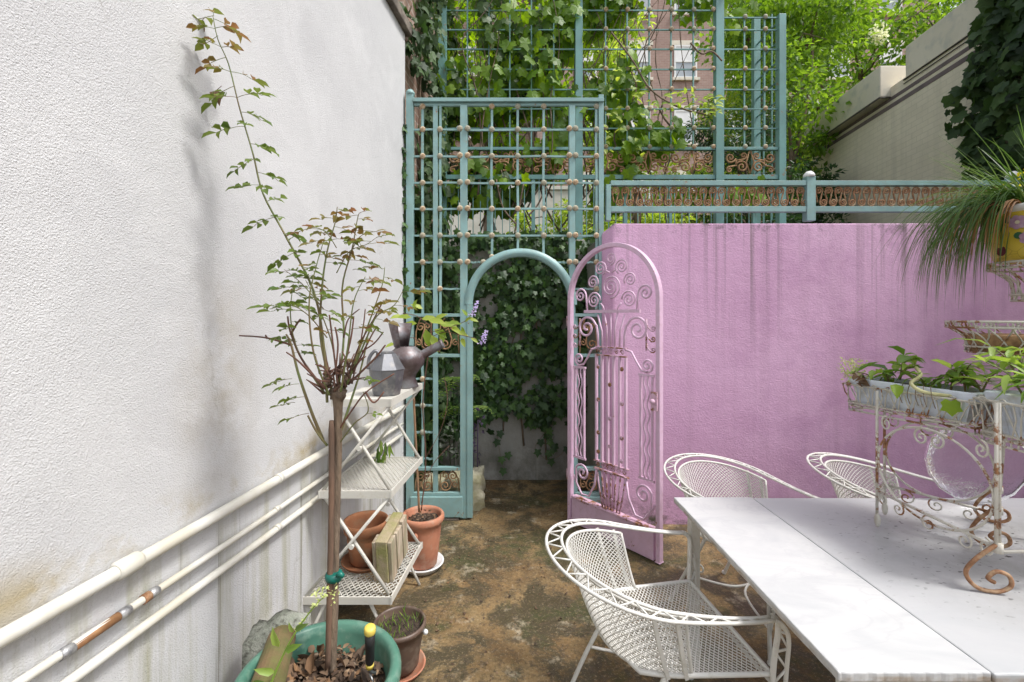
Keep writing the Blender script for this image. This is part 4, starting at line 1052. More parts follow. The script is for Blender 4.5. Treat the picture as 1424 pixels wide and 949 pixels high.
# galvanised can (facetted) and dark watering can on the top tier
gc = thing('metal_can', 'dull zinc octagonal can with sloping shoulder on rack top', 'watering can', (-.598,2.33,1.20))
c_ = (-.598,2.33,1.201)
m = MB(); n = 8
prof = [(0,0),(.070,0),(.092,.125),(.095,.129),(.050,.205),(.046,.21),(.042,.205)]
m.lathe(prof, c_, 8, smooth=False); m.build('can_body', M['zinc'], gc, bev=.003)
m = MB(); m.tube(cr([V(c_)+V((-.02,-.045,.205)), V(c_)+V((-.045,-.05,.225)), V(c_)+V((-.072,-.055,.19)), V(c_)+V((-.078,-.055,.135))], 6), .009, 8); m.build('handle', M['zinc'], gc)
m = MB(); m.tube([V(c_)+V((-.008,0,.198)), V(c_)+V((-.008,0,.218))], .045, 8, smooth=False); m.build('neck', M['zinc'], gc)
wc = thing('watering_can', 'dark tarnished watering can with stubby spout and tall collar', 'watering can', (-.56,2.56,1.20))
c_ = (-.548,2.57,1.201)
m = MB(); m.lathe([(0,0),(.066,0),(.068,.004),(.050,.055),(.058,.075),(.098,.125),(.106,.16),(.098,.19),(.055,.225),(.05,.23)], c_, 24); m.build('can_body', M['darkmetal'], wc)
m = MB(); a0 = .3
vs = []; fs = []
for i in range(15):
    a = pi*.35+pi*1.1*i/14
    for r_, z in ((.05,.225),(.082,.36),(.078,.36),(.046,.225)): vs.append((c_[0]-.018+r_*cos(a), c_[1]+r_*sin(a), c_[2]+z))
for i in range(14): fs += [(4*i+j,4*i+(j+1)%4,4*i+4+(j+1)%4,4*i+4+j) for j in range(4)]
m.add(vs, fs, True); m.build('collar', M['darkmetal'], wc)
m = MB(); m.tube([V(c_)+V((.07,-.0,.165)), V(c_)+V((.10,-.0,.185)), V(c_)+V((.205,-.0,.245))], [.034,.026,.024], 12, cap=False); m.tube([V(c_)+V((.195,-.0,.24)), V(c_)+V((.207,0,.246))], [.026,.027], 12); m.build('spout', M['darkmetal'], wc)

# ================================================================ WIRE PLANT STAND on the table, with its planters
ps = thing('wire_plant_stand', 'peeling white wire plant stand with rusty scroll feet on table', 'plant stand', (1.8,1.7,TZ))
FL, FR_, BL, BR_ = V((1.50,1.99,0)), V((1.615,1.55,0)), V((1.665,2.035,0)), V((1.78,1.595,0))
def at(v, z): return V((v.x, v.y, z))
def foot(m, x, y, dx, dy, s=1):          # scroll foot in the vertical plane along (dx,dy)
    L = sqrt(dx*dx+dy*dy); dx /= L; dy /= L
    sp = spiral(.0,.040*s,.040*s,-pi*.15,1.45,-1,26)
    pts = [V((x,y,TZ+.15)), V((x-dx*.05*s,y-dy*.05*s,TZ+.10)), V((x-dx*.075*s, y-dy*.075*s, TZ+.055*s))]
    body = cr(pts+[V((x-dx*.05*s,y-dy*.05*s,TZ+.014)), V((x,y,TZ+.007)), V((x+dx*.035*s,y+dy*.035*s,TZ+.028*s)), V((x+dx*.03*s,y+dy*.03*s,TZ+.06*s)), V((x,y,TZ+.068*s)), V((x-dx*.02*s,y-dy*.02*s,TZ+.046*s)), V((x-dx*.004,y-dy*.004,TZ+.034*s))], 6)
    m.tube(body, .0062, 7)
def leg(x, y, ztop, dx, dy, s=1, big=True):
    m = MB()
    if big:
        m.tube([(x,y,ztop),(x,y,TZ+.145)], .0050, 8); m.tube([(x+.0135,y+.004,ztop),(x+.0135,y+.004,TZ+.14)], .0050, 8)
        m.tube([(x+.008,y+.002,TZ+.155),(x+.008,y+.002,TZ+.125)], .0125, 8)
    else:
        m.tube([(x,y,ztop),(x,y,TZ+.02)], .0052, 8)
        m.ball((x,y-.002,TZ+.032), .0125, 8, 6, sq=(.8,1,2.3))
    l = m.build('leg', M['standw'], ps)
    if big:
        f = MB(); foot(f, x, y-.0, dx, dy, s); f.build('scroll_foot', M['rust'], l)
leg(1.498,1.825,1.30,1,1,1,False); leg(1.62,1.935,1.30,1,1,1,False)
leg(1.505,1.39,1.335,.9,-.25,1.0); leg(1.80,1.66,1.30,.8,-.5,.9); leg(2.02,1.86,1.30,.8,-.5,.9); leg(2.10,1.42,1.33,.8,-.4,.9)
def wirebasket(quad, zt, zb_, flare, name='basket'):
    m = MB(); c0 = (quad[0]+quad[1]+quad[2]+quad[3])/4
    top = [at(c0+(q-c0)*(1+flare), zt) for q in quad]; bot = [at(c0+(q-c0)*.96, zb_) for q in quad]
    for ring in (top, bot, [b_*.86+t_*.14 for t_, b_ in zip(top, bot)]):
        for i in range(4): m.tube([ring[i], ring[(i+1) % 4]], .0042, 6)
    for i in range(4):
        a0_, a1_, b0_, b1_ = top[i], top[(i+1)%4], bot[i], bot[(i+1)%4]
        n = max(3, int((a1_-a0_).length/.052))
        for k in range(n):
            t0, t1, tm = k/n, (k+1)/n, (k+.5)/n
            A = a0_.lerp(a1_, tm); d = (a1_-a0_).normalized()
            m.tube([b0_.lerp(b1_,t0), a0_.lerp(a1_,t0).lerp(b0_.lerp(b1_,t0),.45)*.5+A.lerp(b0_.lerp(b1_,tm),.25)*.5, A, b0_.lerp(b1_,t1)], .0025, 5)
            m.tube([b0_.lerp(b1_,tm), a0_.lerp(a1_,t1).lerp(b0_.lerp(b1_,t1),.4), a0_.lerp(a1_,t1)], .0025, 5)
            m.tube([A+V((cos(a)*.010*d.x, cos(a)*.010*d.y, sin(a)*.010)) for a in [j*pi/4 for j in range(9)]], .0024, 5)
        for k in range(9): m.tube([b0_.lerp(b1_,k/8), b0_.lerp(b1_,k/8)+V((0,0,-.02))], .0026, 5)
        m.tube([b0_+V((0,0,-.02)), b1_+V((0,0,-.02))], .0042, 6)
    for k in range(1,6): m.tube([bot[0].lerp(bot[1],k/6), bot[3].lerp(bot[2],k/6)], .003, 5)
    return m.build(name, M['standw'], ps)
wirebasket([FL,FR_,BR_,BL], 1.305, 1.215, .06)
Q2 = [V((1.60,1.36,0)),V((2.22,1.36,0)),V((2.22,1.53,0)),V((1.60,1.53,0))]
wirebasket(Q2, 1.325, 1.20, .05)
def hoop(a, b_, zc, rz, name='scroll_arch'):   # arched wire with volutes between two legs
    m = MB(); c0 = (a+b_)/2; h = (b_-a)/2
    W = lambda u, z: V((c0.x+h.x*u, c0.y+h.y*u, z))
    L = h.length
    m.tube([W(cos(t)*.97, zc+rz*sin(t)) for t in [2*pi*i/48 for i in range(49)]], .0042, 6)
    for s in (1,-1):
        sp = spiral(0,0,.030,pi/2,1.5,-1,22)
        m.tube([W(s*(.13+x/L), zc+rz-.034+z) for x, z in sp], .0036, 6)
        m.tube([W(s*(.80+x/L*.8), zc+rz-.020+z) for x, z in sp], .0032, 6)
        m.tube([W(s*(.86+x/L*.8), zc-rz+.01+z) for x, z in sp], .0032, 6)
    return m.build(name, M['standw'], ps)
L1, L3 = V((1.498,1.825,0)), V((1.505,1.39,0))
hoop(L1, L3, 1.035, .165); hoop(V((1.62,1.935,0)), V((1.80,1.66,0)), 1.03, .15); hoop(V((1.80,1.66,0)), V((2.02,1.86,0)), 1.03, .15)
m = MB()
for z, a, b_ in ((.90,L1,L3),(.885,V((1.62,1.935,0)),V((1.80,1.66,0))),(.88,V((1.505,1.39,0)),V((2.10,1.42,0))),(.90,V((1.505,1.39,0)),V((1.80,1.66,0))),(.90,L1,V((1.62,1.935,0))),(.885,V((1.80,1.66,0)),V((2.02,1.86,0)))):
    m.tube([at(a,z), at(b_,z-.005)], .0050, 6)
    for k in range(3):
        c0 = a.lerp(b_, .22+.28*k); d = (b_-a).normalized()
        m.tube([V((c0.x+d.x*x, c0.y+d.y*x, z-.032+zz_)) for x, zz_ in spiral(0,0,.028,pi/2,1.4,1 if k % 2 else -1,18)], .003, 5)
m.build('lower_rail', M['standw'], ps)
# upper tier: round wire basket, pole and ring
UC = V((1.935,1.72,0))
def roundbasket(c, zt, zb_, rt_, rb_, curl, name):
    m = MB(); n = 18
    prof = [(rt_*1.0,zt-.008),(rt_*1.03,zt),(rt_*1.0,zt+.006)]
    for r, z in ((rt_,zt+.004),(rt_,zt-.018),(rb_,zb_),(rb_*1.02,zb_+.022)):
        m.tube([V((c.x+r*cos(a), c.y+r*sin(a), z)) for a in [2*pi*i/40 for i in range(40)]], .0042, 6, closed=True)
    for i in range(n):
        a = 2*pi*i/n; a2 = 2*pi*(i+1)/n; a3 = 2*pi*(i-1)/n
        for aa in (a2, a3):
            m.tube(cr([V((c.x+rt_*cos(a), c.y+rt_*sin(a), zt)), V((c.x+(rt_*.80+rb_*.2)*cos(a), c.y+(rt_*.80+rb_*.2)*sin(a), zt-.022)), V((c.x+(rb_*1.03)*cos((a*2+aa)/3), c.y+rb_*1.03*sin((a*2+aa)/3), zt*.5+zb_*.5)), V((c.x+rb_*cos(aa), c.y+rb_*sin(aa), zb_))],3), .0028, 5)
        t_ = V((-sin(a),cos(a),0)); p = V((c.x+rt_*cos(a), c.y+rt_*sin(a), zt-.006))
        m.tube([p+t_*(.014*cos(q))+V((0,0,.012*sin(q))) for q in [j*pi/4 for j in range(9)]], .0026, 5)
    return m.build(name, M['standw'], ps)
roundbasket(UC, 1.575, 1.462, .190, .135, 0, 'basket')
m = MB(); m.lathe([(0,1.455),(.124,1.462),(.134,1.50),(.140,1.528),(.136,1.531),(.12,1.515),(0,1.51)], (UC.x,UC.y,0), 28); o = m.build('coir_liner', M['rusttan']); tag(o, 'brown coir lined bowl inside the round wire basket', 'basket liner')
PC = V((2.045,1.72,0))
roundbasket(PC, 1.80, 1.66, .150, .085, 0, 'basket')
m = MB(); m.tube([(2.0,1.72,TZ+.02),(2.0,1.72,1.80)], .008, 8); m.tube([(1.93,1.78,TZ+.02),(1.95,1.75,1.46)], .006, 8); m.build('pole', M['standw'], ps)
m = MB()
for k in range(5):
    z = 1.40-.055*k; m.tube([V((UC.x+(.10-.04*k/4)*cos(a), UC.y+(.10-.04*k/4)*sin(a), z)) for a in [2*pi*i/30 for i in range(30)]], .004, 6, closed=True)
for a in (0,1.57,3.14,4.71): m.tube(cr([V((UC.x+.142*cos(a),UC.y+.142*sin(a),1.462)), V((UC.x+.11*cos(a),UC.y+.11*sin(a),1.38)), V((2.0+.012*cos(a),1.72+.012*sin(a),1.2))],6), .0045, 6)
m.build('basket_support', M['standw'], ps)
# white planter boxes
def planter(label, quad, zt, zb_, mat, name='planter_box'):
    o = thing(name, label, 'planter', tuple((quad[0]+quad[2])/2+V((0,0,zb_))), 0)
    m = MB(); c0 = (quad[0]+quad[1]+quad[2]+quad[3])/4
    def ring(k, z, n=12):
        out = []
        for i in range(4):
            a, b_ = c0+(quad[i]-c0)*k, c0+(quad[(i+1)%4]-c0)*k
            for j in range(n): out.append(at(a.lerp(b_, j/n), z))
        return out
    rings = [ring(.84,zb_),ring(.93,zt-.03),ring(1.0,zt-.028),ring(1.01,zt-.004),ring(.99,zt),ring(.93,zt),ring(.91,zt-.02),ring(.90,zt-.05)]
    if name == 'planter_box':            # fluted side
        for j, p in enumerate(rings[1]):
            if j % 2: rings[1][j] = p.lerp(at(c0,p.z), .02); rings[0][j] = rings[0][j].lerp(at(c0,zb_), .03)
    n = len(rings[0]); vs = [p for r in rings for p in r]
    fs = [(i*n+k,i*n+(k+1)%n,(i+1)*n+(k+1)%n,(i+1)*n+k) for i in range(len(rings)-1) for k in range(n)]+[tuple(range(n))[::-1]]
    m.add(vs, fs, False); m.build('box_body', mat, o)
    s = MB(); s.add([p+V((0,0,U(-.006,.01))) for p in ring(.905,zt-.022)], [tuple(range(n))]); s.build('soil', M['soil'], o)
    return o
def inset(q, k): c0 = (q[0]+q[1]+q[2]+q[3])/4; return [c0+(p-c0)*k for p in q]
planter('bluish white trough planter at the left of the wire stand', inset([FL,FR_,BR_,BL], .97), 1.335, 1.222, M['bluewhite'])
planter('white box planter at the right front of the wire stand', inset(Q2, .95), 1.352, 1.207, M['bluewhite'])
# floral yellow pot
fp = thing('floral_pot', 'yellow glazed pot painted with flowers on the stand top', 'plant pot', (PC.x,PC.y,1.81))
prof = [(0,1.808),(.122,1.808),(.135,1.82),(.158,1.90),(.170,1.985)]
m = MB(); m.lathe(prof, (PC.x,PC.y,0), 48); m.build('pot_body', M['yglaze'], fp)
m = MB(); m.lathe([(.1705,1.985),(.180,1.992),(.180,2.008),(.170,2.012),(.158,2.005),(.154,1.97)], (PC.x,PC.y,0), 48); m.build('pot_rim', M['whiteglaze'], fp)
m = MB(); soilmesh(m, (PC.x,PC.y,1.985), .154, 24, .006); m.build('soil', M['rust'], fp)
m = MB()
def onpot(a, z, r_, off):
    rr_ = .158+(z-1.90)*(.0141*10) if z > 1.9 else .135+(z-1.82)*.2875
    p = V((PC.x+(rr_+off)*cos(a), PC.y+(rr_+off)*sin(a), z)); return p, V((cos(a),sin(a),-.15))
for k, (a, z) in enumerate(((3.45,1.945),(3.85,1.955),(4.15,1.905),(4.6,1.95),(3.6,1.885))):
    m = MB()
    for j in range(7):
        q = 2*pi*j/7; p, nn = onpot(a+.095*cos(q), z+.016*sin(q), 0, .0030+.0002*j); m.disc(p, .0105, nn, 10, 0)
    p, nn = onpot(a, z, 0, .0052); m.disc(p, .007, nn, 10, 1)
    for j in (-1,1):
        p, nn = onpot(a+j*.16, z-.012*j, 0, .0018); m.disc(p, .013, nn, 10, 2, 1.0)
    m.build('painted_flower', [M['petal'],M['petalcream'],M['petalgreen'],M['petalred']], fp)
for k, (a, z) in enumerate(((3.75,1.845),(4.75,1.84),(3.0,1.85))):
    p, nn = onpot(a, z, 0, .0012); m = MB(); m.disc(p, .021, nn, 14); m.build('painted_fruit', M['petalred'], fp)
# clear glass platter standing on the table behind the stand
gl = MB(); c_ = V((2.13,2.06,TZ+.002+.19)); nn = V((-.30,-1,.02)).normalized(); a_ = V((1,-.25,0)).normalized(); b_ = nn.cross(a_).normalized(); a_ = b_.cross(nn)
n = 48; prof = [(0,.0),(.10,.002),(.14,.006),(.178,-.010),(.186,-.014),(.186,-.008),(.178,-.003),(.14,.013),(.10,.009),(0,.007)]
vs = []; fs = []
for r_, d in prof:
    for k in range(n):
        q = r_*(1+(.012*cos(16*2*pi*k/n) if r_ > .17 else 0)); vs.append(c_+a_*(q*cos(2*pi*k/n))+b_*(q*sin(2*pi*k/n))-nn*d)
fs = [(i*n+k,i*n+(k+1)%n,(i+1)*n+(k+1)%n,(i+1)*n+k) for i in range(len(prof)-1) for k in range(n)]
gl.add(vs, fs, True); o = gl.build('glass_platter', M['glass']); tag(o, 'round clear pressed glass platter standing behind the plant stand', 'platter')
# ================================================================ ROSE TREE in the green pot
random.seed(21)
rose = thing('rose_tree', 'grafted rose tree with bronze young leaves growing in the green pot', 'tree', (-.556,1.49,.43))
tk = MB()
tk.tube(cr([P(461,935,1.49),P(463,880,1.49),P(465,820,1.50),P(466,760,1.50),P(468,690,1.50),P(470,620,1.50),P(470,540,1.50)],5), [.0145]*10+[.0135]*10+[.0130]*8+[.015,.019,.022], 12)
tk.ball(P(470,548,1.50), .024, 14, 10, sq=(1.1,1,1.0), jit=.25); tk.ball(P(455,532,1.49), .017, 10, 7, jit=.3); tk.ball(P(482,528,1.51), .016, 10, 7, jit=.3)
tk.build('trunk', M['bark'], rose)
st = MB(); st.tube(cr([P(456,930,1.475),P(459,800,1.48),P(461,700,1.482),P(461,585,1.485)],6), [.0095]*18+[.007], 8); st.build('support_stake', M['stake'], rose)
ti = MB(); ti.tube([P(464,806,1.49),P(464.5,801,1.49),P(465,796,1.49)], [.026,.029,.025], 14); ti.tube([P(470,797,1.47),P(478,802,1.465)], [.012,.006], 6); ti.build('tie_tape', M['tie'], rose)
canes = MB(); dead = MB(); fo_g = MB(); fo_y = MB()
def compound(mb, p, d, n=5, L=.042, w=.024, droop=.25):   # rachis with paired leaflets, terminal one largest
    d = V(d).normalized(); side_ = d.cross(V((0,0,1)))
    if side_.length < .1: side_ = V((1,0,0))
    side_.normalize(); up = V((U(-.6,.6),U(-.6,.6),1)).normalized()
    k = (n-1)//2; L *= .84; ln = L*(.75+.50*k)*U(.85,1.15); pts = []; sw = U(-.25,.25)
    for i in range(7):
        t = i/6; pts.append(V(p)+d*ln*t+side_*(sw*ln*t*t)-V((0,0,1))*(droop*U(.7,1.3)*ln*t*t))
    canes.tube(pts, .0010, 4, cap=False)
    for j in range(k):
        q = pts[3+2*j] if k > 1 else pts[4]
        for s in (1,-1):
            if R() < .08: continue
            dd = (d*U(.5,.9)+side_*s+V((0,0,U(-.45,.15)))).normalized()
            mb.leaf(q, dd, up+V((U(-.5,.5),U(-.5,.5),0)), L*U(.72,1.05), L*.58*U(.85,1.1), U(.05,.4), curl=U(.05,.3))
    dd = (d+side_*sw+V((0,0,-droop))).normalized(); mb.leaf(pts[-1], dd, up, L*U(1.0,1.3), L*.66*U(.9,1.1), .2, curl=U(.05,.3))
def cane(pxs, r0, r1, leaves=0, kind='g', lf=(.25,1), deadm=False, L=.040, n=5, side_bias=None):
    pts = cr([P(*q) for q in pxs], 6); m_ = len(pts); r0 *= .74; r1 *= .8
    (dead if deadm else canes).tube(pts, [r0+(r1-r0)*i/(m_-1) for i in range(m_)], 6)
    for i in range(leaves):
        t = lf[0]+(lf[1]-lf[0])*(i+.5)/leaves; q = pts[min(m_-1, int(t*(m_-1)+.5))]
        a = i*2.4+U(-.4,.4); d = V((cos(a), sin(a)*.8, U(-.05,.35)))
        compound(fo_y if (kind == 'y' or (kind == 'm' and t > .66)) else fo_g, q, d, n if R() > .45 else 3, L*U(.85,1.15), L*.74)
Y0 = 1.50
# the long cane leaning up along the white wall
cane([(455,560,1.50),(450,480,1.50),(436,405,1.50),(398,330,1.50),(366,270,1.52),(352,215,1.53),(333,150,1.53),(318,90,1.54),(303,55,1.54),(296,22,1.54)], .0060, .0016, 0)
lng = [(420,372,1),(412,350,-1),(396,325,1),(384,302,-1),(372,280,1),(364,258,-1),(358,240,1),(352,222,-1),(347,200,1),(340,176,-1),(336,156,1),(330,136,1),(326,120,-1),(320,100,1),(314,80,-1),(308,66,1),(303,50,-1),(298,40,1),(296,26,1),(297,22,-1)]
for i, (px, py, s) in enumerate(lng):
    q = P(px, py, 1.53); d = V((s*U(.6,1), U(-.6,.4), U(-.35,.25)))
    compound(fo_g if py > 115 else fo_y, q, d, 5, U(.042,.055), .031)
    if i % 2: compound(fo_g if py > 100 else fo_y, q, V((-s*.6, -.9, U(-.2,.2))), 5, U(.036,.048), .028)
m = MB()
for px, py in ((278,32),(301,126)):
    m = MB(); p = P(px, py, 1.58); m.leaf(p, (.2,0,-1), (.5,-1,.2), .045, .030, .5, curl=.5); m.leaf(p, (-.1,0,-1), (-.5,-1,.2), .040, .026, .6, curl=.4)
    m.tube([p, p+V((.03,-.02,.005))], .001, 4); m.build('dried_leaf', M['lf_dead'], rose)
# upright canes with bronze tips
cane([(462,545,1.50),(446,470,1.50),(448,400,1.50),(455,350,1.50),(466,310,1.50),(469,288,1.50)], .0062, .0014, 7, 'm', (.5,1))
cane([(470,545,1.52),(478,470,1.52),(476,400,1.53),(490,345,1.53),(497,305,1.54),(500,296,1.54)], .0055, .0013, 6, 'm', (.5,1))
cane([(458,550,1.48),(436,490,1.46),(430,420,1.45),(440,370,1.46),(452,330,1.47)], .005, .0012, 5, 'm', (.5,1))
cane([(476,548,1.52),(498,490,1.55),(520,430,1.58),(532,395,1.60),(535,372,1.60)], .0052, .0012, 5, 'y', (.5,1))
cane([(480,540,1.50),(510,470,1.46),(524,440,1.45),(548,425,1.45),(560,405,1.45)], .0045, .0011, 6, 'y', (.4,1))
cane([(452,548,1.50),(415,490,1.50),(404,440,1.49),(408,395,1.49)], .0050, .0012, 8, 'g', (.35,1))
cane([(470,545,1.55),(462,480,1.58),(440,420,1.60),(425,390,1.62)], .0045, .0012, 6, 'm', (.4,1))
cane([(474,545,1.44),(484,480,1.40),(492,420,1.38),(508,385,1.37)], .0045, .0012, 6, 'y', (.4,1))
cane([(455,470,1.50),(430,440,1.46),(405,425,1.45),(375,430,1.45)], .0030, .0010, 7, 'g', (.3,1), L=.045)
cane([(450,430,1.50),(420,395,1.48),(395,375,1.47)], .0030, .0010, 6, 'g', (.2,1), L=.042)
cane([(468,380,1.50),(486,350,1.50),(510,340,1.49),(524,330,1.49)], .0025, .0009, 6, 'y', (.2,1))
cane([(468,345,1.50),(452,322,1.50),(430,318,1.50)], .0022, .0009, 5, 'y', (.2,1))
cane([(484,360,1.53),(500,330,1.52),(522,322,1.52)], .0022, .0009, 5, 'y', (.2,1))
# lower green shoots either side of the trunk
cane([(449,612,1.50),(432,570,1.49),(415,520,1.48),(405,480,1.48),(398,465,1.48)], .0075, .0035, 3, 'g', (.6,1), L=.035)
cane([(470,612,1.50),(484,570,1.51),(500,520,1.53),(512,470,1.55)], .0065, .003, 3, 'm', (.5,1), L=.035)
cane([(455,620,1.49),(440,600,1.48),(428,578,1.48)], .006, .004, 0)
cane([(470,620,1.50),(492,590,1.47),(512,572,1.46),(505,545,1.46)], .0035, .0018, 1, 'g', L=.03)
for q in ((392,560),(398,534),(405,552),(412,575),(388,527)):
    compound(fo_g, P(q[0]+18,q[1],1.48), (-1,U(-.5,.3),0), 5, .038, .02)
for pxs in ([(450,540,1.5),(420,500,1.5),(404,462,1.5),(400,440,1.5)], [(404,466,1.5),(412,452,1.5),(418,444,1.5)], [(405,480,1.48),(370,470,1.50),(333,467,1.53)], [(372,471,1.5),(369,466,1.5)],
            [(470,540,1.48),(462,470,1.46),(458,438,1.45)], [(478,540,1.52),(500,480,1.5),(522,440,1.5),(532,420,1.5)], [(476,535,1.52),(496,500,1.55),(505,455,1.58),(508,430,1.58)],
            [(460,540,1.53),(452,490,1.55),(446,455,1.56)], [(484,535,1.5),(520,500,1.5),(536,480,1.5)], [(498,492,1.5),(520,478,1.5),(533,462,1.49)], [(476,520,1.44),(488,470,1.42),(492,440,1.42)],
            [(452,540,1.46),(428,515,1.42),(412,500,1.40),(398,490,1.40)], [(466,520,1.5),(470,480,1.5),(466,455,1.5)], [(490,520,1.52),(515,470,1.53),(524,455,1.53)], [(478,470,1.5),(484,445,1.5),(500,430,1.5)],
            [(508,545,1.46),(520,560,1.45),(534,545,1.45)], [(470,600,1.5),(490,570,1.47),(510,545,1.45),(548,520,1.44)]):
    cane(pxs, U(.0040,.0058), U(.0022,.0036), 0, deadm=True)
for i in range(46):
    q = P(466+U(-24,24), 530+U(-20,18), 1.50+U(-.05,.05)); dead.tube([q, q+V((U(-.05,.05),U(-.05,.05),U(.0,.07)))], [.004,.0018], 5)
for i in range(5):
    q = P(500+U(-55,40), 410+U(-60,70), 1.50+U(-.06,.06)); compound(fo_y if R() > .35 else fo_g, q, (U(-1,1),U(-1,1),U(-.1,.3)), 5, U(.03,.042), .022)
canes.build('canes', M['cane'], rose); dead.build('pruned_stubs', M['deadcane'], rose)
fo_g.build('green_foliage', M['lf_rose'], rose); fo_y.build('young_foliage', M['lf_young'], rose)
# pale flowering weed beside the trunk
wd = thing('flowering_weed', 'pale green flowering weed stem leaning over the green pot', 'plant', (-.72,1.30,.44))
pts = cr([P(372,962,1.27),P(392,915,1.28),P(412,878,1.29),P(436,845,1.30),P(452,829,1.30)], 6)
m = MB(); m.tube(pts, [.0038-.0022*i/(len(pts)-1) for i in range(len(pts))], 6); m.build('stem', M['lf_pot'], wd)
m = MB()
for i in range(38):
    q = pts[-1]+V((U(-.03,.035),U(-.03,.03),U(-.015,.022))); m.leaf4(q, rnd_dir(.3), rnd_dir(), U(.008,.017), .007)
for i in range(30):
    q = pts[random.randrange(len(pts)//2, len(pts))]; m.leaf4(q, rnd_dir(.2), rnd_dir(), U(.010,.018), .006)
m.build('blossom', M['paleflower'], wd)
m = MB()
for px, py, dx, dz, L in ((388,900,-.2,1,.065),(384,935,-.7,.3,.06),(368,948,-.9,-.1,.06),(410,876,.8,.5,.05),(396,905,.9,.5,.06),(408,880,-.3,1,.035)):
    m.leaf(P(px,py,1.28), (dx,-.3,dz), (0,-1,.5), L, L*.36)
m.build('leaves', M['lf_pot'], wd)
# plant in the terracotta pot: stake, stems, lime leaves, lilac spikes
bd = thing('butterfly_bush', 'lime leaved shrub with lilac flower spikes in the terracotta pot', 'plant', (-.50,2.90,.30))
m = MB(); m.tube(cr([P(583,712,2.90),P(580,650,2.90),P(577,590,2.91),P(574,520,2.93)],5), .0075, 7); m.build('stake', M['bamboo'], bd)
m = MB(); lf = MB(); fl = MB()
for pxs, k in (([(586,710,2.9),(592,640,2.88),(588,560,2.86),(596,490,2.84),(600,450,2.82)],.004), ([(598,470,2.83),(618,462,2.8),(640,466,2.79),(662,471,2.78)],.0022), ([(600,462,2.82),(625,455,2.8),(648,446,2.79),(660,430,2.78)],.0022),
               ([(596,490,2.84),(575,470,2.82),(556,478,2.80),(545,490,2.8)],.0024), ([(600,455,2.82),(580,440,2.8),(560,436,2.78)],.0022), ([(590,640,2.88),(612,600,2.88),(622,560,2.9),(618,525,2.92)],.002), ([(586,700,2.9),(600,650,2.92),(625,620,2.95)],.002)):
    m.tube(cr([P(*q) for q in pxs], 5), k, 5)
m.build('stems', M['deadcane'], bd)
for px, py, dx, dz, L in ((586,444,1,.1,.09),(596,446,1,-.1,.10),(604,458,.9,-.5,.09),(592,458,.2,-1,.10),(604,446,.5,.3,.08),(612,452,1,0,.09),(622,450,1,.05,.08),(628,455,.8,-.5,.075),(600,466,.4,-.9,.10),(580,450,-.9,-.1,.09),(572,442,-1,.1,.08),(560,440,-1,-.1,.07),(550,478,-1,-.3,.06),(566,474,-.7,-.4,.07),(635,462,1,-.3,.07),(642,470,.4,-1,.06),(646,448,.7,.5,.055),(652,444,1,-.2,.055),(655,470,.8,-.5,.05),(650,440,-.5,.7,.05),(645,466,-.2,1,.05),(615,458,.1,-1,.085),(588,430,-.8,.4,.07),(575,430,.3,.8,.06)):
    lf.leaf(P(px,py,2.81+U(-.05,.05)), (dx,U(-.6,.1),dz), (U(-.2,.2),-.75,.7), L*1.15, L*.55, .15)
lf.build('foliage', M['lf_light'], bd)
for px, py in ((660,430),(673,469)):
    for i in range(60):
        t = R(); q = P(px+ (t-.5)*8, py+10-t*20, 2.78)+V((U(-.018,.018)*(1.1-t), U(-.018,.018), 0)); fl.leaf4(q, rnd_dir(.1), rnd_dir(), .014, .011)
fl.build('flower_spike', M['lilac'], bd)
m = MB()                                  # purple leaved plant behind the gate post
for i in range(36): q = V((-.25+U(-.07,.07), 3.95+U(-.08,.08), .35+R()*.45)); m.leaf4(q, rnd_dir(), rnd_dir(.5), U(.03,.06), .03)
m.tube([(-.23,3.95,0),(-.22,3.95,.7)], .005, 5); m.tube([(-.27,3.95,0),(-.25,3.97,.6)], .004, 5)
o = m.build('purple_plant', M['purplefl']); tag(o, 'dusky purple leaved plant behind the trellis by the archway', 'plant')
m = MB()                                  # white flowering plant seen through the left jamb
for i in range(150): q = V((-.47+U(-.12,.12), 4.1+U(-.1,.1), .35+R()*.75)); m.leaf(q, rnd_dir(.1), rnd_dir(.8), U(.05,.085), .028)
for k in range(4): m.tube([(-.47+k*.03,4.1,0),(-.5+k*.05,4.1,1.0)], .004, 5)
o = m.build('white_edged_plant', leafmat('variegated_leaf', [(.03,.07,.02),(.05,.10,.03),(.45,.46,.40),(.03,.08,.03)], .2)); tag(o, 'dark plant with white edged leaves seen through the left trellis panel', 'plant')
m = MB()
for f in range(9):                        # fern fronds in the passage
    a = U(-.9,.9); b0 = V((-.36+U(-.05,.05),4.2,1.0 if f < 5 else .72)); d = V((sin(a)*1.0,-.5,U(.2,.9))).normalized()
    for i in range(14):
        t = i/13; q = b0+d*.42*t-V((0,0,.30*t*t)); w = .07*sin(pi*min(1,t+.12))+.012
        for s in (1,-1): m.leaf4(q, (s*cos(a),-.2,-.25), (0,-.5,1), w, .022)
o = m.build('fern', M['lf_pot']); tag(o, 'bright fern fronds reaching into the archway from the left', 'fern')
m = MB()
for k in range(3):
    pts = cr([P(520+k*4,655,2.65),P(524+k*5,630,2.64),P(530+k*6,612+k*3,2.62)],4); m.tube(pts, .002, 4)
    for q in pts[3:]: m.leaf(q, (U(-.4,.4),-.3,-1), (U(-1,1),-1,0), .075, .018)
o = m.build('drooping_seedling', M['lf_pot']); tag(o, 'small seedling with drooping leaves behind the middle rack tier', 'plant')

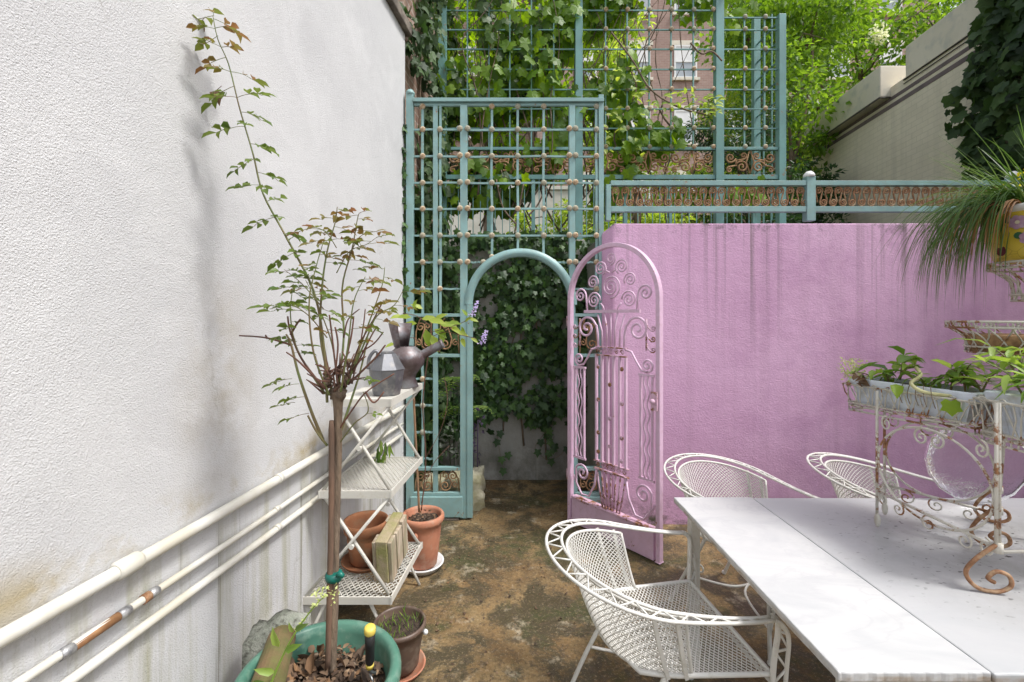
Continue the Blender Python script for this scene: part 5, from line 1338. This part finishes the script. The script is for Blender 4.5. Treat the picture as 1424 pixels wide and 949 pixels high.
# ================================================================ IVY
random.seed(5)
def ivy(name, label, cat, pts_fn, n, L0, L1, mat, nrm, spread=.5, stems=None, prof=None, n_first=None):
    o = thing(name, label, cat, stems[0][0] if stems else (0,0,0))
    m = MB()
    for i in range(n):
        p = pts_fn()
        if p is None: continue
        nn = (V(nrm)+V((U(-1,1),U(-1,1),U(-1,1)))*spread).normalized()
        d = V((U(-.7,.7),U(-.7,.7),-1)); m.lobed(p, d, nn, U(L0,L1), prof=prof)
    m.build('foliage', mat, o)
    if stems:
        s = MB()
        for st_ in stems: s.tube(cr(st_, 5), U(.005,.010), 5)
        s.build('stems', M['bark'], o)
    return o
from mathutils import noise as NZ
def pf():
    x = U(-.88,.90); z = U(.45,2.42); low = .56+.22*NZ.noise(V((x*3.2,1.3,0)))+.10*NZ.noise(V((x*11,4,0)))
    if x < -.3: low -= .25*min(1,(-.3-x)/.3)
    if x > .45: low += .15
    if z < low and R() > .04: return None
    dens = NZ.noise(V((x*3.5,z*3.5,7)))
    if dens < -.22+.05*(z < 1.2) and R() > .18: return None
    return V((x, 4.44-.02-R()*R()*.14, z))
stems = [[V((x,4.43,.2+U(0,.3))),V((x+U(-.1,.1),4.43,1.1)),V((x+U(-.2,.2),4.43,1.8)),V((x+U(-.25,.25),4.43,2.4))] for x in (-.6,-.3,.0,.2,.42,.7)]
ivy('ivy', 'dense dark ivy hanging over the passage wall behind the arch', 'ivy', pf, 5600, .035,.088, M['lf_ivy'], (0,-1,.35), .45, stems)
for st_, lv, lab in (([(690,598),(697,640),(700,652)], ((697,636),(706,630),(700,652),(692,612),(695,600)), 'short loose ivy strand dangling at the left of the passage wall'),
                     ([(770,588),(750,612),(745,625),(765,640),(790,622),(794,600)], ((765,612),(770,622),(764,628),(772,618),(752,612),(748,626),(766,639),(788,622)), 'looped loose ivy strand dangling beside the pink gate')):
    m = MB(); m.tube(cr([P(a,b_,4.38) for a, b_ in st_],6), .0022, 4); 
    so = thing('ivy_strand', lab, 'ivy', tuple(P(*st_[0],4.38)), 0); m.build('stem', M['bark'], so); m = MB()
    for px, py in lv: m.lobed(P(px,py,4.37), (U(-.4,.4),-.2,-1), (0,-1,.3), .075)
    m.build('foliage', M['lf_ivy'], so)
def pf2():
    y = U(3.64,4.9); z = U(.2,5.2)
    if NZ.noise(V((y*2.5,z*1.6,3))) < -.12-.2*(z < 2.5): return None
    return V((XW(y)-.03+R()*.16, y, z))
ivy('ivy', 'dark ivy climbing the old brick wall beyond the white wall', 'ivy', pf2, 2600, .06,.11, M['lf_ivydark'], (1,-.5,.3), .8, [[V((XW(4)+.0,4.0,0)),V((XW(4.1),4.1,2)),V((XW(4),4.0,3.5)),V((XW(4.3),4.3,5))],[V((XW(3.8),3.8,0)),V((XW(3.75),3.75,1.6)),V((XW(3.85),3.85,3))]])
def pf3():
    z = U(1.2,3.1); x = -.80+.05*NZ.noise(V((z*3,0,0)))+U(-.035,.03)
    return V((x, 3.60+U(-.05,.05), z)) if R() < .4+.6*(z > 1.8) else None
ivy('creeper', 'thin green creeper climbing between white wall and teal trellis', 'creeper', pf3, 330, .035,.065, M['lf_ivy'], (.2,-1,.3), .7, [[V((-.79,3.62,.1)),V((-.80,3.60,1.2)),V((-.79,3.60,2.2)),V((-.80,3.59,3.1))]])
def pf4():                                # hanging mass on the right boundary wall
    y = U(3.75,5.5); z = U(2.25,5.75); 
    c_ = 4.72+.12*sin(z*2.2); hw = .54-.10*max(0,3.6-z)
    e = NZ.noise(V((y*2.2,z*1.8,9)))*.28
    if abs(y-c_) > hw+e: return None
    if NZ.noise(V((y*3,z*2.6,2))) < -.26: return None
    return V((XR(y)-.03-R()*(.10+.32*max(0,NZ.noise(V((y*4,z*2.5,4)))+.3)), y, z))
ivy('ivy', 'dark glossy ivy column draping the grey boundary wall at right', 'ivy', pf4, 4300, .07,.18, M['lf_ivydark'], (-1,-.55,.45), .95, [[V((XR(4.7)-.02,4.7,2.2)),V((XR(4.75)-.02,4.75,3.5)),V((XR(4.6)-.02,4.6,5.5))],[V((XR(5)-.02,5.0,2.2)),V((XR(4.9)-.02,4.9,3.8)),V((XR(5)-.02,5.0,5.6))]], VINE)

# ================================================================ GRAPE VINE over the rear trellis
random.seed(9)
def vinep(x0, x1, z0, z1, dens, y0=4.55, y1=5.05):
    def f():
        x, z = U(x0,x1), U(z0,z1)
        if NZ.noise(V((x*1.9,z*1.9,5))) < dens(x,z): return None
        return V((x, U(y0,y1), z))
    return f
gv = thing('grape_vine', 'leafy grape vine tangled through the tall rear trellis', 'vine', (0,4.8,2.35))
m = MB(); m2 = MB()
def vd(x, z):                             # thick on the left bays, thinning to the right
    base = -.08 if x < .55 else (-.12+.42*min(1,(x-.55)/.9) - .42*max(0,z-4.25))
    if z < 3.1: base += .26
    return base
f = vinep(-.80,2.6,2.75,5.35,vd,4.50,5.15)
for i in range(6800):
    p = f()
    if p is None: continue
    d = V((U(-.6,.6),U(-.6,.3),-1)); nn = V((U(-.8,.8),-1+U(-.6,.8),U(-.1,1))); 
    (m2 if (p.x < .1+.5*R() and R() < .5) else m).lobed(p, d, nn, U(.07,.145), prof=VINE, cup=.2)  # left leaves often take the darker copy, light and shade set by colour
m.build('sun_toned_foliage', M['lf_vine'], gv); m2.build('shade_toned_foliage', M['lf_vinedark'], gv)
s = MB()
for k in range(46):
    x = U(-.75,.9) if k < 34 else U(.9,1.8); p = [V((x,4.78+U(-.15,.15),2.4+U(0,.5)))]
    for j in range(6): p.append(p[-1]+V((U(-.22,.26),U(-.08,.08),U(.25,.6))))
    s.tube(cr(p,4), [.011*U(.5,1.1)*(1-.03*i) for i in range(25)], 5)
for pts_ in ([(960,60),(975,75),(990,72),(1004,85)], [(850,45),(880,85),(905,125),(945,150),(985,160)], [(878,100),(885,120),(880,140)], [(690,250),(700,290),(722,318),(715,332)], [(728,255),(722,290),(715,330)], [(760,260),(748,285),(735,300)]):
    s.tube(cr([P(a,b_,4.5) for a, b_ in pts_],5), .009, 5)
s.build('stems', M['bark'], gv)
m = MB()                                  # lime spray reaching out in front of the trellis
for i in range(60):
    px = U(905,1000); q = P(px, 150-8*sin((px-905)/95*pi)+U(-14,14), 4.42+U(-.08,.08)); m.leaf(q, (U(-.3,1),-.4,U(-.6,.3)), (0,-.8,.7), U(.05,.09), .045)
for i in range(50):
    px = U(840,900); q = P(px, 150+U(-60,70), 4.5+U(-.08,.08)); m.leaf(q, (U(-1,1),-.4,U(-.8,.3)), (0,-.8,.7), U(.05,.09), .05)
m.build('lime_foliage', M['lf_light'], gv)

# ================================================================ TREES AND SHRUBS behind
def tree(name, label, base, h, clumps, n, L0, L1, mat, fn='leaf4', group=None, w=.5, trunk_r=.10, up=.5, limbs=True):
    o = thing(name, label, 'tree' if 'tree' in name else 'shrub', base, 0, group or ('trees beyond the trellis' if 'tree' in name else 'shrubs on the terrace'))
    t = MB(); b0 = V(base); top_ = b0+V((0,0,h))
    t.tube(cr([b0, b0+V((U(-.1,.1),U(-.1,.1),h*.5)), top_],5), [trunk_r*(1-.05*i) for i in range(11)], 9)
    if limbs:
        for c_, r_ in clumps:
            c_ = V(c_); q = b0+V((0,0,h*U(.55,1.0)))
            t.tube(cr([q, q.lerp(c_,.5)+V((U(-.2,.2),U(-.2,.2),U(0,.3))), c_],5), [trunk_r*.55*(1-.075*i) for i in range(11)], 6)
            for k in range(3):
                e = c_+rnd_dir(.2)*r_*.9; t.tube([c_.lerp(q,.2), c_.lerp(e,.5)+V((0,0,.1)), e], [trunk_r*.2,trunk_r*.13,trunk_r*.05], 5)
    t.build('trunk', M['bark'], o)
    m = MB(); tot = sum(r_**2 for _, r_ in clumps)
    for c_, r_ in clumps:
        k = int(n*r_*r_/tot); c_ = V(c_)
        subs = [(c_+rnd_dir(.1)*r_*U(.3,1.0), r_*U(.22,.42)) for _ in range(max(5,int(k/55)))]
        for i in range(k):
            sc_, sr = random.choice(subs); v = rnd_dir(); p = sc_+V((v.x*sr*1.25,v.y*sr*1.25,v.z*sr*.55))*R()**.4
            d = (v*.7+V((U(-.5,.5),U(-.5,.5),U(-.7,.1)))).normalized(); L = U(L0,L1)
            m.leaf4(p, d, V((U(-.6,.6),U(-.6,.6),up)), L, L*w, .2)
    m.build('crown', mat, o); return o
random.seed(31)
BT = 2.26
tree('leafy_tree', 'bright green leafy tree rising behind the stepped boundary wall', (8.0,10.5,BT), 3.6, [((6.5,9.6,6.2),1.4),((8.2,10.4,7.4),1.7),((7.4,9.8,5.0),1.1),((9.6,9.8,7.2),1.5),((7.0,11,8.2),1.6),((8.9,9.4,5.9),1.2),((5.9,10.4,7.9),1.2),((10.4,10.6,8.6),1.4)], 15000, .10,.19, M['lf_tree'], trunk_r=.14)
tree('leafy_tree', 'green tree in front of the boundary wall end, right of trellis', (5.1,8.3,BT), 2.0, [((5.0,8.2,5.6),.9),((5.2,8.5,6.8),1.0),((5.55,8.4,4.6),.6),((4.7,8.9,7.6),.9),((5.9,8.7,7.4),.9)], 7000, .08,.15, M['lf_tree'], trunk_r=.09)
tree('dark_shrub', 'dark feathery evergreen shrub behind the right bays of the tall trellis', (3.6,6.6,BT), 1.2, [((3.35,6.5,3.9),.55),((3.75,6.7,4.4),.5),((3.2,6.7,3.2),.5),((4.0,6.6,3.4),.5),((3.7,6.5,2.8),.55),((3.05,6.9,4.4),.4)], 8000, .05,.10, M['lf_dark'], w=.34, trunk_r=.05)
tree('dark_shrub', 'dark shrub filling the corner at the foot of the boundary wall', (5.2,7.6,BT), .8, [((5.1,7.6,3.3),.5),((4.8,7.7,2.9),.5),((5.35,7.9,3.9),.45)], 4200, .06,.11, M['lf_dark'], w=.45, trunk_r=.05)
tree('yellow_green_shrub', 'sunlit yellow green shrub in front of the brick building', (3.0,9.6,BT), 1.0, [((2.4,9.5,4.3),.8),((3.3,9.7,3.9),.7),((2.7,9.3,3.1),.8),((3.9,10,4.4),.8),((1.8,9.8,3.4),.8),((4.4,9.8,3.3),.7),((4.6,10,4.6),.6)], 8000, .08,.14, M['lf_shrub'], trunk_r=.06)
tree('leafy_tree', 'tall tree shading the left bays of the rear trellis', (-.3,8.2,BT), 2.4, [((-.4,8,5.6),1.1),((.5,8.4,6.6),1.1),((.9,8.2,5.2),.8),((-.9,7.6,6.6),.9),((.2,8,4.3),.8),((1.3,8.8,7.4),.9)], 5000, .10,.17, M['lf_vine'], trunk_r=.12, w=.7)
tree('leafy_tree', 'lime green tree in front of the right half of the brick building', (6.6,12.5,BT), 3.6, [((6.4,12.3,7.3),1.0),((6.9,12.6,9.0),1.0),((6.3,12.8,6.1),.7),((7.9,12.5,6.4),1.0),((7.4,12.2,5.0),.8)], 8000, .11,.20, M['lf_shrub'], trunk_r=.10)
tree('leafy_tree', 'young tree with light leaves close behind the middle trellis bay', (1.9,6.4,BT), 1.6, [((1.5,6.3,4.9),.5),((1.7,6.5,5.7),.4),((1.25,6.5,5.7),.5),((1.3,6.4,4.0),.4)], 2600, .07,.13, M['lf_shrub'], trunk_r=.045)
tree('low_shrub', 'low green shrub on the terrace behind the railing balusters', (.9,5.9,BT), .35, [((.7,5.9,2.75),.32),((1.3,6.1,2.8),.34),((.2,6.0,2.7),.28),((2.0,6.0,2.75),.35)], 2600, .05,.09, M['lf_shrub'], trunk_r=.02)
tree('low_shrub', 'dark low shrub behind the balustrade near the corner post', (3.0,5.6,BT), .3, [((2.7,5.6,2.62),.3),((3.3,5.7,2.6),.3)], 1700, .05,.09, M['lf_dark'], trunk_r=.02)
m = MB()
for i in range(140):
    c_ = V((7.35,8.9,7.1)); v = rnd_dir(); m.leaf4(c_+V((v.x*.18,v.y*.1,v.z*.2))*R()**.4, rnd_dir(), rnd_dir(), .06, .05)
o = m.build('flower_panicle', M['whitefl'], bpy.data.objects['leafy_tree'], world=True)

# ================================================================ PLANTS on the stand
random.seed(13)
gs = thing('sedge_plant', 'long bladed sedge spilling from the yellow floral pot', 'plant', (PC.x,PC.y,1.99))
m = MB(); md = MB()
def blade(mb, p, d, L, w, droop):
    d = V(d).normalized(); pts = []; n = 9
    v = d.copy(); q = V(p)
    for i in range(n):
        pts.append(q.copy()); q = q+v*(L/n); v = (v+V((0,0,-droop/n))).normalized()
    s = d.cross(V((0,0,1)))
    s = s.normalized() if s.length > .05 else V((1,0,0))
    s = (s+V((U(-.5,.5),U(-.5,.5),U(-.5,.5)))).normalized()
    vs = []
    for i, a in enumerate(pts):
        ww = w*(1-(i/(n-1))**2.2)*.5+.0002; vs += [a-s*ww, a+s*ww]
    mb.add(vs, [(2*i,2*i+1,2*i+3,2*i+2) for i in range(n-1)], True)
for i in range(440):
    a = U(2.0,3.42) if R() < .8 else U(0,pi); r_ = .13*sqrt(R()); p = V((PC.x+r_*cos(a), PC.y+r_*sin(a), 1.99+U(0,.03)))
    blade(m, p, (cos(a)*U(.35,1.0),sin(a)*U(.3,.9),U(.25,.9)), U(.34,.66), U(.0032,.0052), U(3.4,7.5))
for i in range(130):
    a = U(0,2*pi); p = V((PC.x+.12*cos(a)*R(), PC.y+.12*sin(a)*R(), 1.99)); blade(m, p, (cos(a)*U(.2,.8)-.25,sin(a)*.5,1), U(.25,.50), .005, U(.3,1.3))
for i in range(70):
    a = U(2.7,3.5); p = V((PC.x+.155*cos(a), PC.y+.155*sin(a), 2.005+U(0,.015))); blade(md, p, (cos(a),sin(a),U(.1,.5)), U(.18,.42), .005, U(4,8))
m.build('green_blades', M['lf_grass'], gs); md.build('dry_blades', M['lf_grassdry'], gs)
m = MB()
for k in range(14):
    b0 = V((PC.x+U(-.12,.10),PC.y+U(-.1,.05),2.01)); t_ = b0+V((U(-.06,.06),U(-.05,.05),U(.06,.16))); m.tube([b0,t_], .0016, 4)
    for j in range(9): m.leaf4(t_+V((U(-.03,.03),U(-.03,.03),U(-.01,.012))), rnd_dir(.2), rnd_dir(.6), .016, .011)
o = m.build('yellow_sprig', leafmat('yellow_floret', [(.42,.42,.04),(.55,.50,.06)], .4)); tag(o, 'tiny yellow green florets rising among the sedge', 'plant')
def rosettep(name, label, spots, mat, L, w, nl, extra=None):     # untidy leafy shoots
    o = thing(name, label, 'plant', spots[0])
    m = MB(); s = MB()
    for p in spots:
        p = V(p)
        for st_ in range(random.choice((2,3,3))):
            a = U(0,2*pi); d = V((cos(a)*U(.2,1.1), sin(a)*U(.2,1.1), U(.25,.95))).normalized(); Ls = L*U(.35,1.15)
            pts = [p-V((0,0,.03)), p+d*Ls*.5, p+d*Ls+V((cos(a),sin(a),-.3))*L*.15]; pts = cr(pts, 5)
            s.tube(pts, [.0036-.0002*i for i in range(len(pts))], 5)
            k = max(4, int(nl*U(.45,.8)))
            for i in range(k):
                q = pts[3+int((len(pts)-4)*i/k)] if i < k-3 else pts[-1]
                b_ = 2.4*i+U(-.5,.5); el = U(-.45,.75); z_ = U(.45,1.2)*(.7+.4*i/k)
                m.leaf(q, (cos(b_),sin(b_),el), (-cos(b_)*el+U(-.3,.3),-sin(b_)*el+U(-.3,.3),1), L*z_, w*z_*U(.8,1.25), U(.05,.4), curl=U(.05,.6))
    m.build('foliage', mat, o); s.build('stem', M['cane'], o)
    if extra: extra(o)
    return o
def tpos(u, v, z=1.325): return at(FL.lerp(FR_,u).lerp(BL.lerp(BR_,u),v), z)
rosettep('trough_plant', 'fleshy green rosette plant at the left end of trough', [tpos(.25,.5,1.345),tpos(.33,.55,1.37),tpos(.18,.35,1.335)], M['lf_pot'], .085, .040, 10)
def stalks(o):
    m = MB(); m.tube(cr([tpos(.52,.3,1.40),tpos(.60,.1,1.375),tpos(.58,-.1,1.345),tpos(.66,-.1,1.32),tpos(.80,.0,1.315),tpos(.86,.1,1.32)],6), .0065, 7)
    m.build('pale_stalk', mk('pale_stalk', (.62,.60,.33), (.45,.42,.2), 20, rough=.5), o)
    m = MB(); m.lobed(tpos(.86,-.12,1.30), (-.1,-.2,-1), (-.6,-.8,.2), .055, prof=VINE); m.build('drooping_leaf', M['lf_vine'], o); m = MB(); m.leaf(tpos(.47,-.12,1.335), (-.3,-.4,-.4), (-.3,-.5,.8), .07, .045); m.build('drooping_leaf', M['lf_vine'], o)
    m = MB(); [m.tube(cr([tpos(.5+.05*k,-.02,1.34),tpos(.5+.06*k,-.14,1.30),tpos(.52+.06*k,-.13,1.265)],4), .0016, 4) for k in range(5)]
    m.build('dry_roots', M['bark'], o)
rosettep('trailing_plant', 'trailing leafy plant with a pale looping stalk in the trough', [tpos(.55,.5),tpos(.7,.6,1.35),tpos(.82,.5,1.35),tpos(.78,.7,1.38),tpos(.92,.5,1.36)], M['lf_pot'], .072, .030, 13, stalks)
rosettep('box_plant', 'narrow leaved green plant in the right box planter', [(1.66,1.45,1.37),(1.72,1.42,1.38),(1.70,1.50,1.41),(1.80,1.45,1.37),(1.66,1.40,1.36),(1.95,1.45,1.38)], M['lf_pot'], .11, .024, 18)
m = MB()
for i in range(120):
    q = tpos(U(-.05,.08),U(-.1,.5),1.34+U(-.03,.07)); m.leaf4(q, rnd_dir(.2), rnd_dir(.3), U(.010,.02), .009)
for i in range(14): q = tpos(U(-.02,.05),U(0,.4),1.33); m.tube([q, q+V((U(-.05,.02),U(-.03,.03),U(.02,.09)))], .0009, 4)
o = m.build('dry_sprig', M['paleflower']); tag(o, 'wispy pale dry sprig at the left edge of the trough', 'plant')
m = MB(); p = tpos(.12,-.03,1.335)
for i in range(6): m.leaf(p+V((U(-.01,.01),-.012,U(-.01,.01))), rnd_dir(-.4), rnd_dir(.2), .04, .034, .6, curl=.6)
o = m.build('dead_leaf', M['lf_dead']); tag(o, 'crumpled brown dead leaf on the trough rim', 'leaf')
m = MB(); litter(m, (-.1,2.6,.004), .75, 46, .010, .024, .002); litter(m, (.2,3.2,.004), .75, 90, .008, .024, .002); litter(m, (.1,2.3,.004), 1.0, 160, .005, .016, .002); litter(m, (-.3,3.0,.004), .35, 60, .006, .02, .002); o = m.build('fallen_leaf_scatter', M['lf_dead']); tag(o, 'small fallen leaf bits scattered on the stained ground', 'leaf litter'); o['kind'] = 'stuff'
# ================================================================ CAMERA + LIGHT
cam = bpy.data.cameras.new('camera'); co = bpy.data.objects.new('camera', cam); COL.objects.link(co)
co.location = (0,0,EYE); co.rotation_euler = (radians(90),0,0)
cam.sensor_width = 36; cam.sensor_fit = 'HORIZONTAL'; cam.lens = F/1424*36; cam.clip_end = 400; cam.clip_start = .02
cam.shift_x = (712-CX)/1424; cam.shift_y = (CY-474.5)/1424
sc.camera = co
wd_ = bpy.data.worlds.new('World'); sc.world = wd_; wd_.use_nodes = True; nt = wd_.node_tree
sky = nt.nodes.new('ShaderNodeTexSky'); sky.sky_type = 'NISHITA'; sky.sun_disc = False
SUN_EL, SUN_AZ = 58, 112                    # azimuth: clockwise from +Y (straight ahead)
sky.sun_elevation = radians(SUN_EL); sky.sun_rotation = radians(SUN_AZ); sky.air_density = 1.0; sky.dust_density = 3.0; sky.ozone_density = 1.0
bg = nt.nodes['Background']; bg.inputs['Strength'].default_value = .125
hs = nt.nodes.new('ShaderNodeHueSaturation'); hs.inputs['Saturation'].default_value = .38      # thin cloud greys the blue
nt.links.new(sky.outputs[0], hs.inputs['Color']); nt.links.new(hs.outputs[0], bg.inputs['Color'])
L = bpy.data.lights.new('sun', 'SUN'); L.energy = 1.5; L.angle = radians(10); L.color = (1,.98,.95)
lo = bpy.data.objects.new('sun', L); COL.objects.link(lo)
d = V((sin(radians(SUN_AZ))*cos(radians(SUN_EL)), cos(radians(SUN_AZ))*cos(radians(SUN_EL)), sin(radians(SUN_EL))))
lo.rotation_euler = d.to_track_quat('Z','Y').to_euler(); lo.location = d*30
vs = sc.view_settings; vs.view_transform = 'Standard'; vs.look = 'None'; vs.gamma = 1; vs.exposure = 1.08; vs.use_curve_mapping = False
sc.cycles.max_bounces = 8; sc.cycles.transparent_max_bounces = 8; sc.cycles.use_denoising = True
